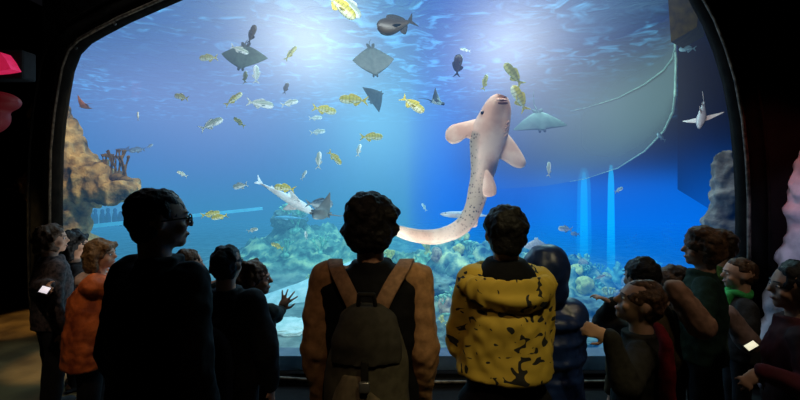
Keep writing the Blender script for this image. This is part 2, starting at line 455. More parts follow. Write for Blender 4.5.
def rock(name, c, r, m, seed, amp=.25, parent=None, squash=(1, 1, 1)):
    bm = bmesh.new(); bmesh.ops.create_icosphere(bm, subdivisions=5, radius=1)
    for v in bm.verts:
        n = v.co.copy(); d = 1 + amp * noise.noise(n * 1.5 + V((seed, 0, 0))) + amp * .6 * noise.noise(n * 4 + V((0, seed, 0))) + amp * .35 * noise.noise(n * 9 + V((0, 0, seed)))
        v.co = V((n.x * squash[0], n.y * squash[1], n.z * squash[2])) * d * r
    o = link_bm(name, bm, m, parent); o.location = c
    return o

# left rocky ledge
ledge_m = surf('brown_ledge_rock', (.62, .36, .13), (.05, .03, .018), 5, .9, 1, bdist=.12, detail=8)
grey_m = surf('grey_rock', (.26, .23, .20), (.05, .045, .04), 6, .9, .9, bdist=.06, detail=8)
ry = 5.3
bm = bmesh.new()
for px, py, r_ in ((50, 112, .16), (54, 135, .20), (62, 152, .22), (72, 168, .26), (86, 178, .25), (100, 184, .22), (112, 188, .2), (122, 190, .17), (130, 192, .13), (60, 185, .3), (84, 192, .2)):
    ell(bm, at(px, py, ry), (r_ * 1.2, r_ * 1.3, r_ * .95))
for px, py, r_ in ((66, 205, .2), (72, 222, .2), (72, 245, .2), (70, 270, .2), (68, 300, .22), (66, 330, .24)):
    ell(bm, at(px, py, ry), (r_ * 1.1, r_ * 1.1, r_ * 1.2))
bm = voxel(bm, .025, 1, .12, 4, 3, .08, 11)
o = link_bm('rock_ledge', bm, ledge_m); tag(o, 'brown rocky overhang ledge jutting into the tank at the left frame', 'rock ledge')
bm = bmesh.new()
for px, py, r_ in ((722, 160, .07), (722, 172, .10), (724, 185, .13), (724, 198, .14), (722, 212, .15), (722, 228, .16), (722, 245, .17), (724, 262, .19), (724, 285, .22), (726, 310, .24), (728, 335, .27)):
    ell(bm, at(px + 4, py, 3.7), (r_, r_, r_ * 1.3))
bm = voxel(bm, .02, 2, .06, 7, 8, .03, 18)
tag(link_bm('rock_column', bm, grey_m), 'mottled grey rock column just inside the right window edge', 'rock')

# branching corals
def branch(bm, p, d, r, l, depth, sp):
    q = p + d * l
    capsule(bm, p, q, r, r * .8, 8)
    if depth:
        for k in range(random.choice((2, 3))):
            u = V((random.uniform(-1, 1), random.uniform(-1, 1), random.uniform(-.2, .8)))
            branch(bm, q, (d + u * sp).normalized(), r * .75, l * .75, depth - 1, sp)
def coral(p, h, m, label, name='coral', depth=3, r=None, group=None, sp=.6, stalks=4, jit=.5):
    bm = bmesh.new(); r = r or h * .06
    for k in range(stalks):
        d = V((random.uniform(-jit, jit), random.uniform(-jit, jit), 1)).normalized()
        branch(bm, V(((k - (stalks - 1) / 2) * h * .12 * (1 if jit < .4 else 0), 0, -h * .1)), d, r, h * .36, depth, sp)
    ell(bm, (0, 0, -h * .05), (h * .25, h * .25, h * .15))
    bm = voxel(bm, max(.008, r * .45), 1)
    o = link_bm(name, bm, m); o.location = p; tag(o, label, 'coral', group); return o
dcor = surf('brown_coral', (.20, .11, .04), (.07, .04, .02), 20, .9, .4)
ycor = surf('yellow_coral', (.95, .85, .25), (.5, .5, .15), 20, .8, .4)
gcor = surf('green_coral', (.45, .8, .45), (.15, .35, .25), 14, .8, .4)
for i, (px, py, hh_, lb) in enumerate(((109, 176, .32, 'brown staghorn coral, leftmost on the rocky overhang ledge'), (117, 176, .38, 'tallest brown staghorn coral in the middle of the rocky ledge'), (125, 179, .34, 'brown staghorn coral nearest the tip of the rocky ledge'))):
    coral(at(px, py, ry - .05), hh_, dcor, lb, r=.017, sp=.30, stalks=2, jit=.15)
def on_bed(px, Y): x = (px - 400) / F * Y; return V((x, Y, bed(x, Y)))
cl_ = [(388, 6.9, .40, ycor, 'yellow branching coral beside the right ear of the backpack wearer'), (428, 7.0, .34, ycor, 'yellow coral clump below the long shark tail'),
       (412, 6.2, .30, ycor, 'pale yellow coral behind the shoulder of the backpack wearer'), (446, 5.6, .28, gcor, 'green coral left of the yellow hoodie'), (449, 5.0, .34, ycor, 'lemon yellow finger coral touching the hoodie sleeve'),
       (585, 6.6, .25, gcor, 'green coral on the slope left of the pointing hand'), (598, 7.4, .25, gcor, 'small green coral behind the pointing finger'), (610, 6.0, .22, ycor, 'small yellow coral above the pointing boy arm'),
       (320, 9.0, .45, gcor, 'turquoise coral at the far left mound'), (296, 9.6, .75, gcor, 'tall turquoise coral spire on the distant mound'), (285, 8.8, .4, gcor, 'low coral at the foot of the tall spire'), (310, 7.6, .3, ycor, 'yellowish coral behind the end of the sand bank'),
       (470, 6.8, .3, gcor, 'green coral between the two standing onlookers'), (655, 8.5, .3, gcor, 'faint coral near the children at the right')]
for px, Y, h_, m_, lb in cl_: coral(on_bed(px, Y), h_, m_, lb)
heads = []
for v_ in range(3):
    bm = bmesh.new(); random.seed(40 + v_)
    for q in range(16):
        a = random.uniform(0, 6.28); t = random.uniform(0, 1.3); d = V((math.sin(t) * math.cos(a), math.sin(t) * math.sin(a), math.cos(t)))
        if v_ == 1: capsule(bm, V((0, 0, 0)), d * random.uniform(.10, .18), .03, .016, 8)
        else: ell(bm, d * .08, (.045, .045, .045 if v_ == 0 else .07), None, 8)
    ell(bm, (0, 0, -.02), (.09, .09, .07), None, 10)
    heads.append(link_bm('reef_coral', voxel(bm, .012, 1), (ycor, gcor, surf('tan_coral', (.75, .6, .35), (.3, .22, .12), 20, .8, .4))[v_]))
random.seed(11)
for q in range(34):
    px_ = random.uniform(392, 462) if q < 20 else random.uniform(572, 632); Y_ = random.uniform(4.6, 7.2) if q < 20 else random.uniform(5.4, 7.6)
    o = heads[q % 3]
    if q >= 3: o = o.copy(); COL.objects.link(o)
    o.location = on_bed(px_, Y_) + V((0, 0, .02)); o.rotation_euler.z = random.uniform(0, 6); o.scale = (random.uniform(.7, 1.7),) * 3
    if q < 20: tag(o, 'small coral head on the reef between the backpack wearer and the yellow hoodie', 'coral', 'coral heads on the central reef')
    else: tag(o, 'small coral head on the reef slope left of the pointing boy', 'coral', 'coral heads on the right slope')
rk = surf('reef_rock', (.30, .42, .30), (.06, .10, .09), 5, .9, .9, bdist=.05, detail=8)
for i, (px, Y, r_, sq, lb) in enumerate(((425, 6.2, .32, (1.4, 1, .6), 'flat topped reef rock under the yellow coral clump'), (450, 5.0, .22, (1.2, 1, .7), 'rough reef rock beside the hoodie sleeve'), (590, 5.6, .3, (1.5, 1, .5), 'broad reef rock behind the pointing hand'),
                                  (430, 4.6, .2, (1.3, 1, .6), 'low reef rock near the window bottom beside the backpack wearer'), (578, 5.0, .18, (1.2, 1, .6), 'small reef rock next to the blue hooded coat'), (290, 9.8, .32, (1.2, 1, .8), 'distant turquoise rock on the left mound'))):
    p = on_bed(px, Y); o = rock('reef_rock', p + V((0, 0, r_ * .2)), r_, rk, i * 3.3 + 1, .3, squash=sq); tag(o, lb, 'rock')
pale = surf('pale_patch', (.9, .95, .85), (.6, .75, .65), 10, .9, .3)
o = rock('sand_patch', on_bed(288, 5.6) + V((0, 0, .02)), .34, pale, 5, .2, squash=(1.1, .9, .18)); tag(o, 'flat pale stone lying on the seabed below the hand on the glass', 'rock')

# curved grey inner wall hanging at the upper right
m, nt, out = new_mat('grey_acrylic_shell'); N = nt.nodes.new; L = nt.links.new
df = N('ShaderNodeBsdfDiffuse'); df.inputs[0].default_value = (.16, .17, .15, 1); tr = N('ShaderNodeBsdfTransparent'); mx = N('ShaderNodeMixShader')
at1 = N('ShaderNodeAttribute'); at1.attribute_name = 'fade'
e = N('ShaderNodeEmission'); e.inputs[0].default_value = (.34, .36, .34, 1); e.inputs[1].default_value = .2  # grey emission puts haze into the panel; no lamp there
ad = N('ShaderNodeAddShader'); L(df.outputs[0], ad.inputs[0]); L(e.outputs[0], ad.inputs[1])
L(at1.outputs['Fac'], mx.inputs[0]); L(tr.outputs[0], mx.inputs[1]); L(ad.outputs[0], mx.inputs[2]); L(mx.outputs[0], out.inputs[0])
prof = []   # (px bottom, py bottom, py mid line, Y)
for px, pb, pm, Y in ((675, 96, 50, 6.6), (673, 112, 58, 6.8), (664, 131, 70, 7.1), (645, 151, 84, 7.5), (618, 168, 98, 8.0), (585, 179, 108, 8.6), (545, 186, 117, 9.3), (500, 189, 123, 10), (455, 190, 128, 10.8)):
    prof.append((px, pb, pm, Y))
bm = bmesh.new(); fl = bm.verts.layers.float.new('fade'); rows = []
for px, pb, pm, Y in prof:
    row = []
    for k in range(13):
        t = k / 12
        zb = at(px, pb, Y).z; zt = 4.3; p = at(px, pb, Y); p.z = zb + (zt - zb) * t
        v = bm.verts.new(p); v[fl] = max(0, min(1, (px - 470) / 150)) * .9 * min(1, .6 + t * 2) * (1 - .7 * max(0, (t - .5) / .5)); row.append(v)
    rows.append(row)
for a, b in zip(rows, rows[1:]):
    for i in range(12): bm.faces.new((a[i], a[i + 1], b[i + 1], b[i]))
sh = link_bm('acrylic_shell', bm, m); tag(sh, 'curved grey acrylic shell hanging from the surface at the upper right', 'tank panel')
rim_m = surf('pale_rim', (.5, .55, .42), (.3, .36, .3), 5, .5, 0, emis=(.34, .42, .28), es=.12)  # rims get a faint glow of their own
for nm, sel in (('lower_rim', 1), ('waterline_rim', 2)):
    bm = bmesh.new(); pts = [at(q[0], q[sel], q[3] - .03) for q in prof[:8]]
    rs = [.022, .022, .02, .018, .015, .012, .009, .006]
    if sel == 1: pts = [at(671, -20, 6.6), at(676, 60, 6.6)] + pts; rs = [.02, .02] + rs
    chain(bm, pts, rs, 8); bm = voxel(bm, .015, 1); link_bm(nm, bm, rim_m, sh)
# ochre beam in the upper right corner
bm = bmesh.new(); q = [at(666, -30, 5), at(703, -30, 5), at(697, 27, 5), at(671, 42, 5)]
d = V((.95, 1.2, .3)); rings_to_bm(bm, [q, [p + d for p in q]])
o = link_bm('beam_ochre', bm, surf('ochre_beam', (.16, .10, .015), (.06, .04, .01), 9, .7, .4), smooth=False); tag(o, kind='structure')
# far viewing window across the tank with watching crowd
Yf = 10.5
fw = empty('far_window', at(110, 226, Yf)); tag(fw, 'distant pale viewing window across the tank under the rocky ledge', 'window')
def flat(name, pts, m, parent, dy=.04):
    bm = bmesh.new(); off = parent.location if parent else V(); rings_to_bm(bm, [[p - off for p in pts], [p - off + V((0, dy, 0)) for p in pts]]); return link_bm(name, bm, m, parent, smooth=False)
fm = surf('far_window_glow', (.3, .5, .6), (.12, .3, .45), 3, .6, 0, emis=(.15, .42, .6), es=.55)
flat('pane', [at(84, 227, Yf), at(140, 224, Yf), at(140, 196, Yf), at(84, 200, Yf)], fm, fw)
flat('ledge', [at(84, 229, Yf - .1), at(262, 210, Yf - .1), at(262, 207, Yf - .1), at(84, 225, Yf - .1)], surf('far_ledge_glow', (.3, .8, .9), None, 4, .5, 0, emis=(.1, .6, .8), es=.5), fw)  # cyan glow put into the ledge, which is no lamp
sm_ = surf('far_silhouette', (.05, .12, .3), None, 9, .9, 0)
for i in range(8):
    bm = bmesh.new(); x = 90 + i * 6.2 + random.uniform(-1, 1); base = at(x, 226 - (x - 84) * .05, Yf - .05)
    ell(bm, base + V((0, 0, .14)), (.075, .04, .2)); ell(bm, base + V((0, 0, .38 + random.uniform(-.04, .04))), (.05, .04, .06)); bm = voxel(bm, .02, 1)
    c = base.copy(); bmesh.ops.translate(bm, verts=bm.verts, vec=-c)
    o = link_bm('person', bm, sm_); o.location = c
    tag(o, 'tiny blue silhouette of an onlooker in the far window under the ledge', 'person', 'onlookers in the far window')

# ------------------------------------------------------------------ fish
def fish_mat(name, back, belly, spots=None, bars=False, es=0.0):
    m, nt, out = new_mat(name); N = nt.nodes.new; L = nt.links.new
    b = N('ShaderNodeBsdfPrincipled'); b.inputs['Roughness'].default_value = .35
    tc = N('ShaderNodeTexCoord'); sp = N('ShaderNodeSeparateXYZ'); L(tc.outputs['Object'], sp.inputs[0])
    r = N('ShaderNodeValToRGB'); mr = N('ShaderNodeMapRange'); L(sp.outputs['Z'], mr.inputs[0]); mr.inputs[1].default_value = -.14; mr.inputs[2].default_value = .14
    L(mr.outputs[0], r.inputs[0]); r.color_ramp.elements[0].position = .35; r.color_ramp.elements[0].color = (*belly, 1); r.color_ramp.elements[1].position = .6; r.color_ramp.elements[1].color = (*back, 1)
    res = r.outputs[0]
    if bars:
        wv = N('ShaderNodeTexWave'); wv.inputs['Scale'].default_value = 2.6; wv.inputs['Distortion'].default_value = .6; wv.bands_direction = 'X'; L(tc.outputs['Object'], wv.inputs['Vector'])
        r2 = N('ShaderNodeValToRGB'); r2.color_ramp.elements[0].position = .1; r2.color_ramp.elements[0].color = (.18, .16, .08, 1); r2.color_ramp.elements[1].position = .3; r2.color_ramp.elements[1].color = (1, 1, 1, 1); L(wv.outputs['Fac'], r2.inputs[0])
        mx = N('ShaderNodeMix'); mx.data_type = 'RGBA'; mx.blend_type = 'MULTIPLY'; mx.inputs['Factor'].default_value = .35; L(res, mx.inputs['A']); L(r2.outputs[0], mx.inputs['B']); res = mx.outputs['Result']
    L(res, b.inputs['Base Color'])
    if es: L(res, b.inputs['Emission Color']); b.inputs['Emission Strength'].default_value = es  # emission brightens the fish beyond what the lights give
    L(b.outputs[0], out.inputs[0]); return m
eye_m = surf('fish_eye', (.01, .01, .01), None, 5, .1, 0)
def make_fish(kind, deep, m, finm, tailm=None):
    bm = bmesh.new(); secs = []
    n = 18
    for i in range(n + 1):
        t = i / n; x = .46 - t * .80
        h = deep * (math.sin(math.pi * min(1, t ** .62)) ** .8) * (1 - .15 * t) + (.028 if t > .9 else .012)
        wd = h * .42
        secs.append([V((x, wd * math.cos(a), h * (1.0 if math.sin(a) > 0 else .92) * math.sin(a))) for a in [2 * math.pi * k / 14 for k in range(14)]])
    rings_to_bm(bm, secs)
    root = link_bm('fish', bm, m)
    def fin(nm, pts, th=.006, nrm=(0, 1, 0), mm=None):
        b2 = bmesh.new(); pillow(b2, [V(p) for p in pts], nrm, th, 4); return link_bm(nm, b2, mm or finm, root)
    fin('tail_fin', [(-.31, 0, .02), (-.40, 0, .09), (-.52, 0, .17), (-.44, 0, .03), (-.43, 0, 0), (-.44, 0, -.03), (-.52, 0, -.16), (-.40, 0, -.08), (-.31, 0, -.02)], mm=tailm)
    fin('dorsal_fin', [(.15, 0, deep * .85), (.08, 0, deep + .06), (-.08, 0, deep + .03), (-.24, 0, deep * .45 + .04), (-.26, 0, deep * .3), (0, 0, deep * .6)])
    fin('anal_fin', [(-.02, 0, -deep * .8), (-.10, 0, -deep - .05), (-.22, 0, -deep * .5 - .04), (-.26, 0, -deep * .3), (-.1, 0, -deep * .5)])
    for s in (1, -1):
        fin('pectoral_fin', [(.16, s * deep * .36, -.02), (.08, s * (deep * .36 + .05), -.03), (-.02, s * (deep * .36 + .07), -.08), (.06, s * deep * .38, -.08), (.14, s * deep * .36, -.05)], nrm=(0, 1, .3))
        b2 = bmesh.new(); ell(b2, (.36, s * deep * .22, .02), (.022, .012, .022)); link_bm('eye', b2, eye_m, root)
    root['_k'] = kind
    return root
YB, YF = (.80, .66, .08), surf('yellow_fin', (.95, .75, .08), (.7, .5, .05), 12, .5, 0)
protos = {
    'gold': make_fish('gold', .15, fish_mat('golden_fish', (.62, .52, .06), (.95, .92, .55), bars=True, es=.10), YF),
    'olive': make_fish('olive', .14, fish_mat('olive_fish', (.30, .30, .06), (.75, .68, .2), bars=True), surf('olive_fin', (.6, .55, .1), None, 12, .5, 0)),
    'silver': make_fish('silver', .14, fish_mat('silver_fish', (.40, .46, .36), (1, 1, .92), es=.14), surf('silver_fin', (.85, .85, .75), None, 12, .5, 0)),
    'dark': make_fish('dark', .20, fish_mat('dark_fish', (.045, .032, .02), (.09, .065, .04)), surf('dark_fin', (.03, .03, .03), None, 12, .6, 0)),
    'grey': make_fish('grey', .19, fish_mat('grey_fish', (.22, .28, .32), (.50, .55, .55)), surf('grey_fin', (.25, .3, .34), None, 12, .6, 0)),
}
used = set()
def kids(o): return [c for c in COL.objects if c.parent == o]
KC = {k: kids(v) for k, v in protos.items()}
def put_fish(kind, px, py, Y, Lpx, ang, label, yaw=15, roll=10, group=None):
    """ang = image direction of the snout, degrees counter-clockwise from right"""
    p0 = protos[kind]
    if kind not in used: used.add(kind); o = p0
    else:
        o = p0.copy(); COL.objects.link(o)
        for c in KC[kind]:
            d = c.copy(); COL.objects.link(d); d.parent = o
    a = ang % 360
    left = 90 < a < 270
    tilt = math.radians(a - 180 if left else a)
    M = Matrix.Rotation(-tilt, 4, 'Y') @ Matrix.Rotation(math.pi if left else 0, 4, 'Z') @ Matrix.Rotation(math.radians(yaw), 4, 'Z') @ Matrix.Rotation(math.radians(roll if not left else -roll), 4, 'X')
    s = Lpx / F * Y
    o.matrix_world = Matrix.Translation(at(px, py, Y)) @ M @ Matrix.Scale(s, 4)
    if '_k' in o: del o['_k']
    tag(o, label, 'fish', group); return o
FISH = [
    ('gold', 181, 97, 6, 16, 165, 'small yellow fish below and left of the big diamond shaped ray'),
    ('gold', 208, 58, 6, 18, 180, 'yellow fish swimming level just left of the diamond shaped ray'),
    ('gold', 234, 99, 5.5, 19, 40, 'curved yellow fish below the left half of the diamond ray'),
    ('olive', 245, 77, 5.5, 15, 100, 'olive fish swimming up right under the diamond ray'),
    ('silver', 256, 74, 5.8, 18, 95, 'slim white fish hanging vertically beside the diamond ray'),
    ('silver', 261, 104, 5, 24, -5, 'bright white fish below the diamond ray, larger than its neighbours'),
    ('silver', 290, 103, 5.5, 16, 20, 'small white fish with forked tail right of the bright white one'),
    ('dark', 286, 88, 6, 11, 75, 'tiny dark fish swimming upwards over the forked white fish'),
    ('silver', 212, 124, 5, 22, 28, 'silver and olive fish rising to the right, lowest left of the upper shoal'),
    ('olive', 239, 122, 5.5, 13, 140, 'small olive fish beside the rising silver fish'),
    ('olive', 291, 53, 5.5, 17, 55, 'green yellow fish rising steeply right of the diamond ray'),
    ('silver', 240, 50, 4.9, 16, -20, 'white fish pressed against the top of the diamond ray'),
    ('dark', 252, 34, 5, 18, 65, 'dark curved fish above the diamond ray'),
    ('gold', 325, 110, 5.5, 22, -8, 'yellow green fish left of the pale bluish ray'),
    ('gold', 353, 100, 5.2, 26, 178, 'yellow fish with pale tail just left of the pale bluish ray'),
    ('gold', 372, 137, 5.5, 21, 2, 'yellow fish swimming right in the light patch at mid height'),
    ('gold', 335, 158, 5.5, 17, -45, 'yellow fish diving down to the right, beside an upright one'),
    ('silver', 319, 160, 5.5, 16, 85, 'pale upright fish left of the diving yellow fish'),
    ('silver', 359, 150, 5.8, 13, 80, 'pale upright fish right of the diving yellow fish'),
    ('gold', 413, 105, 4.6, 27, -38, 'plump yellow fish beside the small black and white ray'),
    ('dark', 396, 25, 4.5, 42, 205, 'large dark brown fish near the water surface'),
    ('gold', 341, 7, 4.8, 34, -38, 'yellow fish at the top edge of the window among long fins'),
    ('silver', 350, 6, 5.0, 30, -50, 'silver fish behind the yellow one at the top edge'),
    ('dark', 458, 65, 5.2, 20, 85, 'dark olive fish hanging upright left of the bright glow'),
    ('olive', 485, 82, 5.2, 15, 75, 'small dark green fish just above the big shark snout'),
    ('olive', 513, 74, 5, 26, 132, 'olive yellow fish slanting down, upper one of two over the manta shape'),
    ('gold', 519, 98, 5, 28, 125, 'yellow green fish slanting down beside the shark snout'),
    ('silver', 465, 50, 5.5, 10, 170, 'tiny white fish above the dark olive fish'),
    ('silver', 549, 169, 5, 15, 80, 'pale round fish right of the shark fin'),
    ('silver', 565, 229, 5.5, 17, 172, 'white fish above the blue hooded coat'),
    ('grey', 575, 234, 6, 9, 175, 'tiny grey fish trailing the white fish above the blue hood'),
    ('silver', 619, 190, 6, 11, 25, 'tiny white fish near the pale light shafts'),
    ('gold', 284, 188, 5, 21, 172, 'yellow grey fish above the white guitarfish'),
    ('grey', 320, 204, 4.9, 25, -3, 'grey deep bodied fish above the brown ray wing'),
    ('silver', 240, 186, 5.4, 18, 190, 'silver grey fish left of the white guitarfish'),
    ('silver', 304, 175, 6, 10, 60, 'small round pale fish above the grey deep bodied fish'),
    ('silver', 253, 230, 5.5, 11, 15, 'tiny white fish over the head of the boy in the dark coat'),
    ('olive', 277, 246, 5.2, 12, 150, 'small brown fish over the curly haired child'),
    ('silver', 306, 235, 6, 8, 95, 'speck of a white fish beneath the brown ray'),
    ('silver', 182, 174, 6, 10, 150, 'small pale fish up and right of the man with glasses'),
    ('gold', 211, 214, 5.2, 16, 10, 'yellow fish level with the man glasses, left one of a pair'),
    ('gold', 219, 217, 5.0, 15, 190, 'yellow fish level with the man glasses, right one of a pair'),
    ('silver', 138, 116, 6, 8, 85, 'tiny white fish high over the coral ledge'),
    ('grey', 137, 150, 7, 14, 185, 'faint grey fish in the haze above the coral ledge'),
    ('silver', 150, 146, 7.5, 8, 20, 'faint pale fish right of the hazy grey fish'),
    ('grey', 661, 137, 7, 11, 140, 'faint grey fish under the grey acrylic shell'),
    ('grey', 687, 49, 6.5, 13, 175, 'faint bluish fish beneath the ochre beam'),
    ('silver', 600, 277, 5.2, 11, 25, 'white fish above the pointing hand'),
    ('silver', 592, 321, 4.6, 13, 165, 'pale fish below the pointing hand'),
    ('silver', 424, 207, 7.5, 8, 120, 'faint pale fish left of the shark tail bend'),
    ('silver', 316, 118, 6.5, 12, 5, 'faint white fish below the yellow green fish'),
    ('silver', 318, 132, 6.5, 14, 8, 'faint white fish, lower of two under the yellow green fish'),
]
random.seed(3)
for k, px, py, Y, Lp, ang, lb in FISH: put_fish(k, px, py, Y, Lp * 1.15, ang, lb, yaw=random.uniform(-30, 30), roll=random.uniform(-25, 25))

# ------------------------------------------------------------------ rays
def ray_mat(name, back, belly):
    m, nt, out = new_mat(name); N = nt.nodes.new; L = nt.links.new
    b = N('ShaderNodeBsdfPrincipled'); b.inputs['Roughness'].default_value = .5
    a = N('ShaderNodeAttribute'); a.attribute_name = 'belly'
    tc = N('ShaderNodeTexCoord'); nz = N('ShaderNodeTexNoise'); nz.inputs['Scale'].default_value = 5; L(tc.outputs['Object'], nz.inputs['Vector'])
    mx = N('ShaderNodeMix'); mx.data_type = 'RGBA'; L(a.outputs['Fac'], mx.inputs['Factor']); mx.inputs['A'].default_value = (*back, 1); mx.inputs['B'].default_value = (*belly, 1)
    mm = N('ShaderNodeMix'); mm.data_type = 'RGBA'; mm.blend_type = 'MULTIPLY'; mm.inputs['Factor'].default_value = .5; L(mx.outputs['Result'], mm.inputs['A'])
    r = N('ShaderNodeValToRGB'); r.color_ramp.elements[0].position = .35; r.color_ramp.elements[0].color = (.55, .55, .55, 1); r.color_ramp.elements[1].position = .6; L(nz.outputs['Fac'], r.inputs[0]); L(r.outputs[0], mm.inputs['B'])
    L(mm.outputs['Result'], b.inputs['Base Color']); L(b.outputs[0], out.inputs[0]); return m
def make_ray(px, py, Y, span_px, nose, label, back, belly, curl=.15, chord=.55, sweep=.25, roll=0, pitch=0, tail=1.0, belly_to_cam=True, asym=0, cat='ray'):
    """local: nose +X, span Y in -1..1 (scaled), Z up"""
    bm = bmesh.new(); al = bm.verts.layers.float.new('belly'); ns, nc = 28, 12; top, bot = [], []
    for i in range(ns + 1):
        s = -1 + 2 * i / ns; q = abs(s)
        le = chord * (1 - q) ** .9 * (1 - .1 * math.cos(q * 3)) - sweep * q ** 1.3 + .0
        te = -chord * .75 * (1 - q ** 1.3) - sweep * q ** 1.3 * .95 - .02
        if q > .97: le = te + .03
        rt, rb = [], []
        for j in range(nc + 1):
            t = j / nc; x = le + (te - le) * t
            th = .11 * (1 - q) ** 1.2 * math.sin(math.pi * t) ** .7 + .004
            hz = curl * q * q * (1 + asym * (1 if s > 0 else -1))
            hz += .10 * math.exp(-(s / .16) ** 2) * math.sin(math.pi * t) ** .8
            v1 = bm.verts.new((x, s, hz + th)); v2 = bm.verts.new((x, s, hz - th * .5 - .06 * math.exp(-(s / .2) ** 2) * math.sin(math.pi * t))); v1[al] = 0; v2[al] = 1
            rt.append(v1); rb.append(v2)
        top.append(rt); bot.append(rb)
    for i in range(ns):
        for j in range(nc):
            bm.faces.new((top[i][j], top[i][j + 1], top[i + 1][j + 1], top[i + 1][j])); bm.faces.new((bot[i][j], bot[i + 1][j], bot[i + 1][j + 1], bot[i][j + 1]))
        for j in (0, nc):
            f = (top[i][j], top[i + 1][j], bot[i + 1][j], bot[i][j]); bm.faces.new(f if j == 0 else f[::-1])
    for i in (0, ns):
        for j in range(nc):
            bm.faces.new((top[i][j], bot[i][j], bot[i][j + 1], top[i][j + 1]))
    m = ray_mat('ray_skin', back, belly)
    o = link_bm('ray', bm, m)
    b2 = bmesh.new(); chain(b2, [V((-chord * .7, 0, .02)), V((-chord * .75 - .35 * tail, .05, .05)), V((-chord * .75 - .75 * tail, .02, .02)), V((-chord * .75 - 1.1 * tail, -.08, 0))], [.04, .022, .014, .006], 8)
    link_bm('tail', b2, m, o)
    for s in (1, -1):
        b2 = bmesh.new(); ell(b2, (chord * .85, s * .09, .05), (.09, .05, .06)); link_bm('head_lobe', b2, m, o)
        b2 = bmesh.new(); ell(b2, (chord * .7, s * .14, .07), (.03, .02, .03)); link_bm('eye', b2, eye_m, o)
        b2 = bmesh.new(); pillow(b2, [V((-chord * .62, s * .04, 0)), V((-chord * .7, s * .17, 0)), V((-chord * .95, s * .2, 0)), V((-chord * .9, s * .06, 0))], (0, 0, 1), .012, 3); link_bm('pelvic_fin', b2, m, o)
    a = math.radians(nose); n = V((math.cos(a), 0, math.sin(a))); up = V((0, 1, 0)) if belly_to_cam else V((0, -1, 0)); sp = up.cross(n)
    B = Matrix((n, sp, up)).transposed().to_4x4()
    R = Matrix.Rotation(math.radians(pitch), 4, 'Y') @ Matrix.Rotation(math.radians(roll), 4, 'X')
    o.matrix_world = Matrix.Translation(at(px, py, Y)) @ B @ R @ Matrix.Scale(span_px / 2 / F * Y, 4)
    tag(o, label, cat); return o
GG = (.14, .20, .15)
make_ray(243, 56, 5.2, 50, -99, 'large diamond shaped grey green ray seen from below, upper left', (.05, .06, .05), GG, curl=.1, chord=.62, sweep=.05, roll=8, pitch=10, tail=.25)
make_ray(373, 60, 5.2, 42, -80, 'broad shaded grey ray with ragged white fins near the surface', (.08, .09, .08), (.15, .18, .16), curl=-.1, chord=.95, sweep=-.05, roll=-15, pitch=15, tail=.4)
make_ray(376, 97, 5.6, 30, 38, 'small pale bluish ray beside two yellow fish', (.14, .18, .2), (.11, .15, .17), curl=.25, chord=.6, sweep=.35, roll=20, pitch=-10, tail=.3)
make_ray(437, 103, 5.2, 36, -15, 'small black and white ray with a raised wing', (.03, .035, .035), (.75, .7, .62), curl=.5, chord=.4, sweep=.3, roll=-60, pitch=0, tail=.7, belly_to_cam=False)
make_ray(540, 120, 5.8, 54, -85, 'winged grey green ray gliding right of the big shark', (.06, .08, .07), (.10, .15, .12), curl=.15, chord=.5, sweep=-.25, roll=0, pitch=25, tail=.9)
make_ray(321, 214, 4.7, 50, 174, 'brown ray with a pale wing and an upright dark wing tip', (.16, .15, .12), (.8, .72, .6), curl=.45, chord=.42, sweep=.1, roll=62, pitch=5, tail=.6, belly_to_cam=False)
make_ray(536, 245, 5.2, 27, 88, 'white ray peeping above the blue hooded coat', (.85, .85, .7), (.95, .93, .8), curl=.1, chord=.55, sweep=.15, roll=10, pitch=10, tail=.3)
make_ray(84, 106, 5.2, 20, 200, 'small reddish brown ray at the far left over the ledge', (.25, .1, .06), (.5, .2, .14), curl=.6, chord=.4, sweep=.1, roll=-55, pitch=0, tail=.5)

# ------------------------------------------------------------------ sharks
def shark_mat(name, belly, back, spot):
    m, nt, out = new_mat(name); N = nt.nodes.new; L = nt.links.new
    b = N('ShaderNodeBsdfPrincipled'); b.inputs['Roughness'].default_value = .5
    a = N('ShaderNodeAttribute'); a.attribute_name = 'back'
    tc = N('ShaderNodeTexCoord'); vo = N('ShaderNodeTexVoronoi'); vo.inputs['Scale'].default_value = 30; L(tc.outputs['Object'], vo.inputs['Vector'])
    nz = N('ShaderNodeTexNoise'); nz.inputs['Scale'].default_value = 4; nz.inputs['Detail'].default_value = 4; L(tc.outputs['Object'], nz.inputs['Vector'])
    r = N('ShaderNodeValToRGB'); r.color_ramp.elements[0].position = .22; r.color_ramp.elements[0].color = (*spot, 1); r.color_ramp.elements[1].position = .36; r.color_ramp.elements[1].color = (*back, 1); L(vo.outputs['Distance'], r.inputs[0])
    r2 = N('ShaderNodeValToRGB'); r2.color_ramp.elements[0].position = .38; r2.color_ramp.elements[0].color = (belly[0] * .78, belly[1] * .62, belly[2] * .58, 1); r2.color_ramp.elements[1].position = .6; r2.color_ramp.elements[1].color = (*belly, 1); L(nz.outputs['Fac'], r2.inputs[0])
    mx = N('ShaderNodeMix'); mx.data_type = 'RGBA'; L(a.outputs['Fac'], mx.inputs['Factor']); L(r2.outputs[0], mx.inputs['A']); L(r.outputs[0], mx.inputs['B'])
    L(mx.outputs['Result'], b.inputs['Base Color']); L(b.outputs[0], out.inputs[0]); return m
zm = shark_mat('zebra_shark_skin', (1.0, .72, .54), (.46, .36, .25), (.10, .08, .06))
SY = 4.2
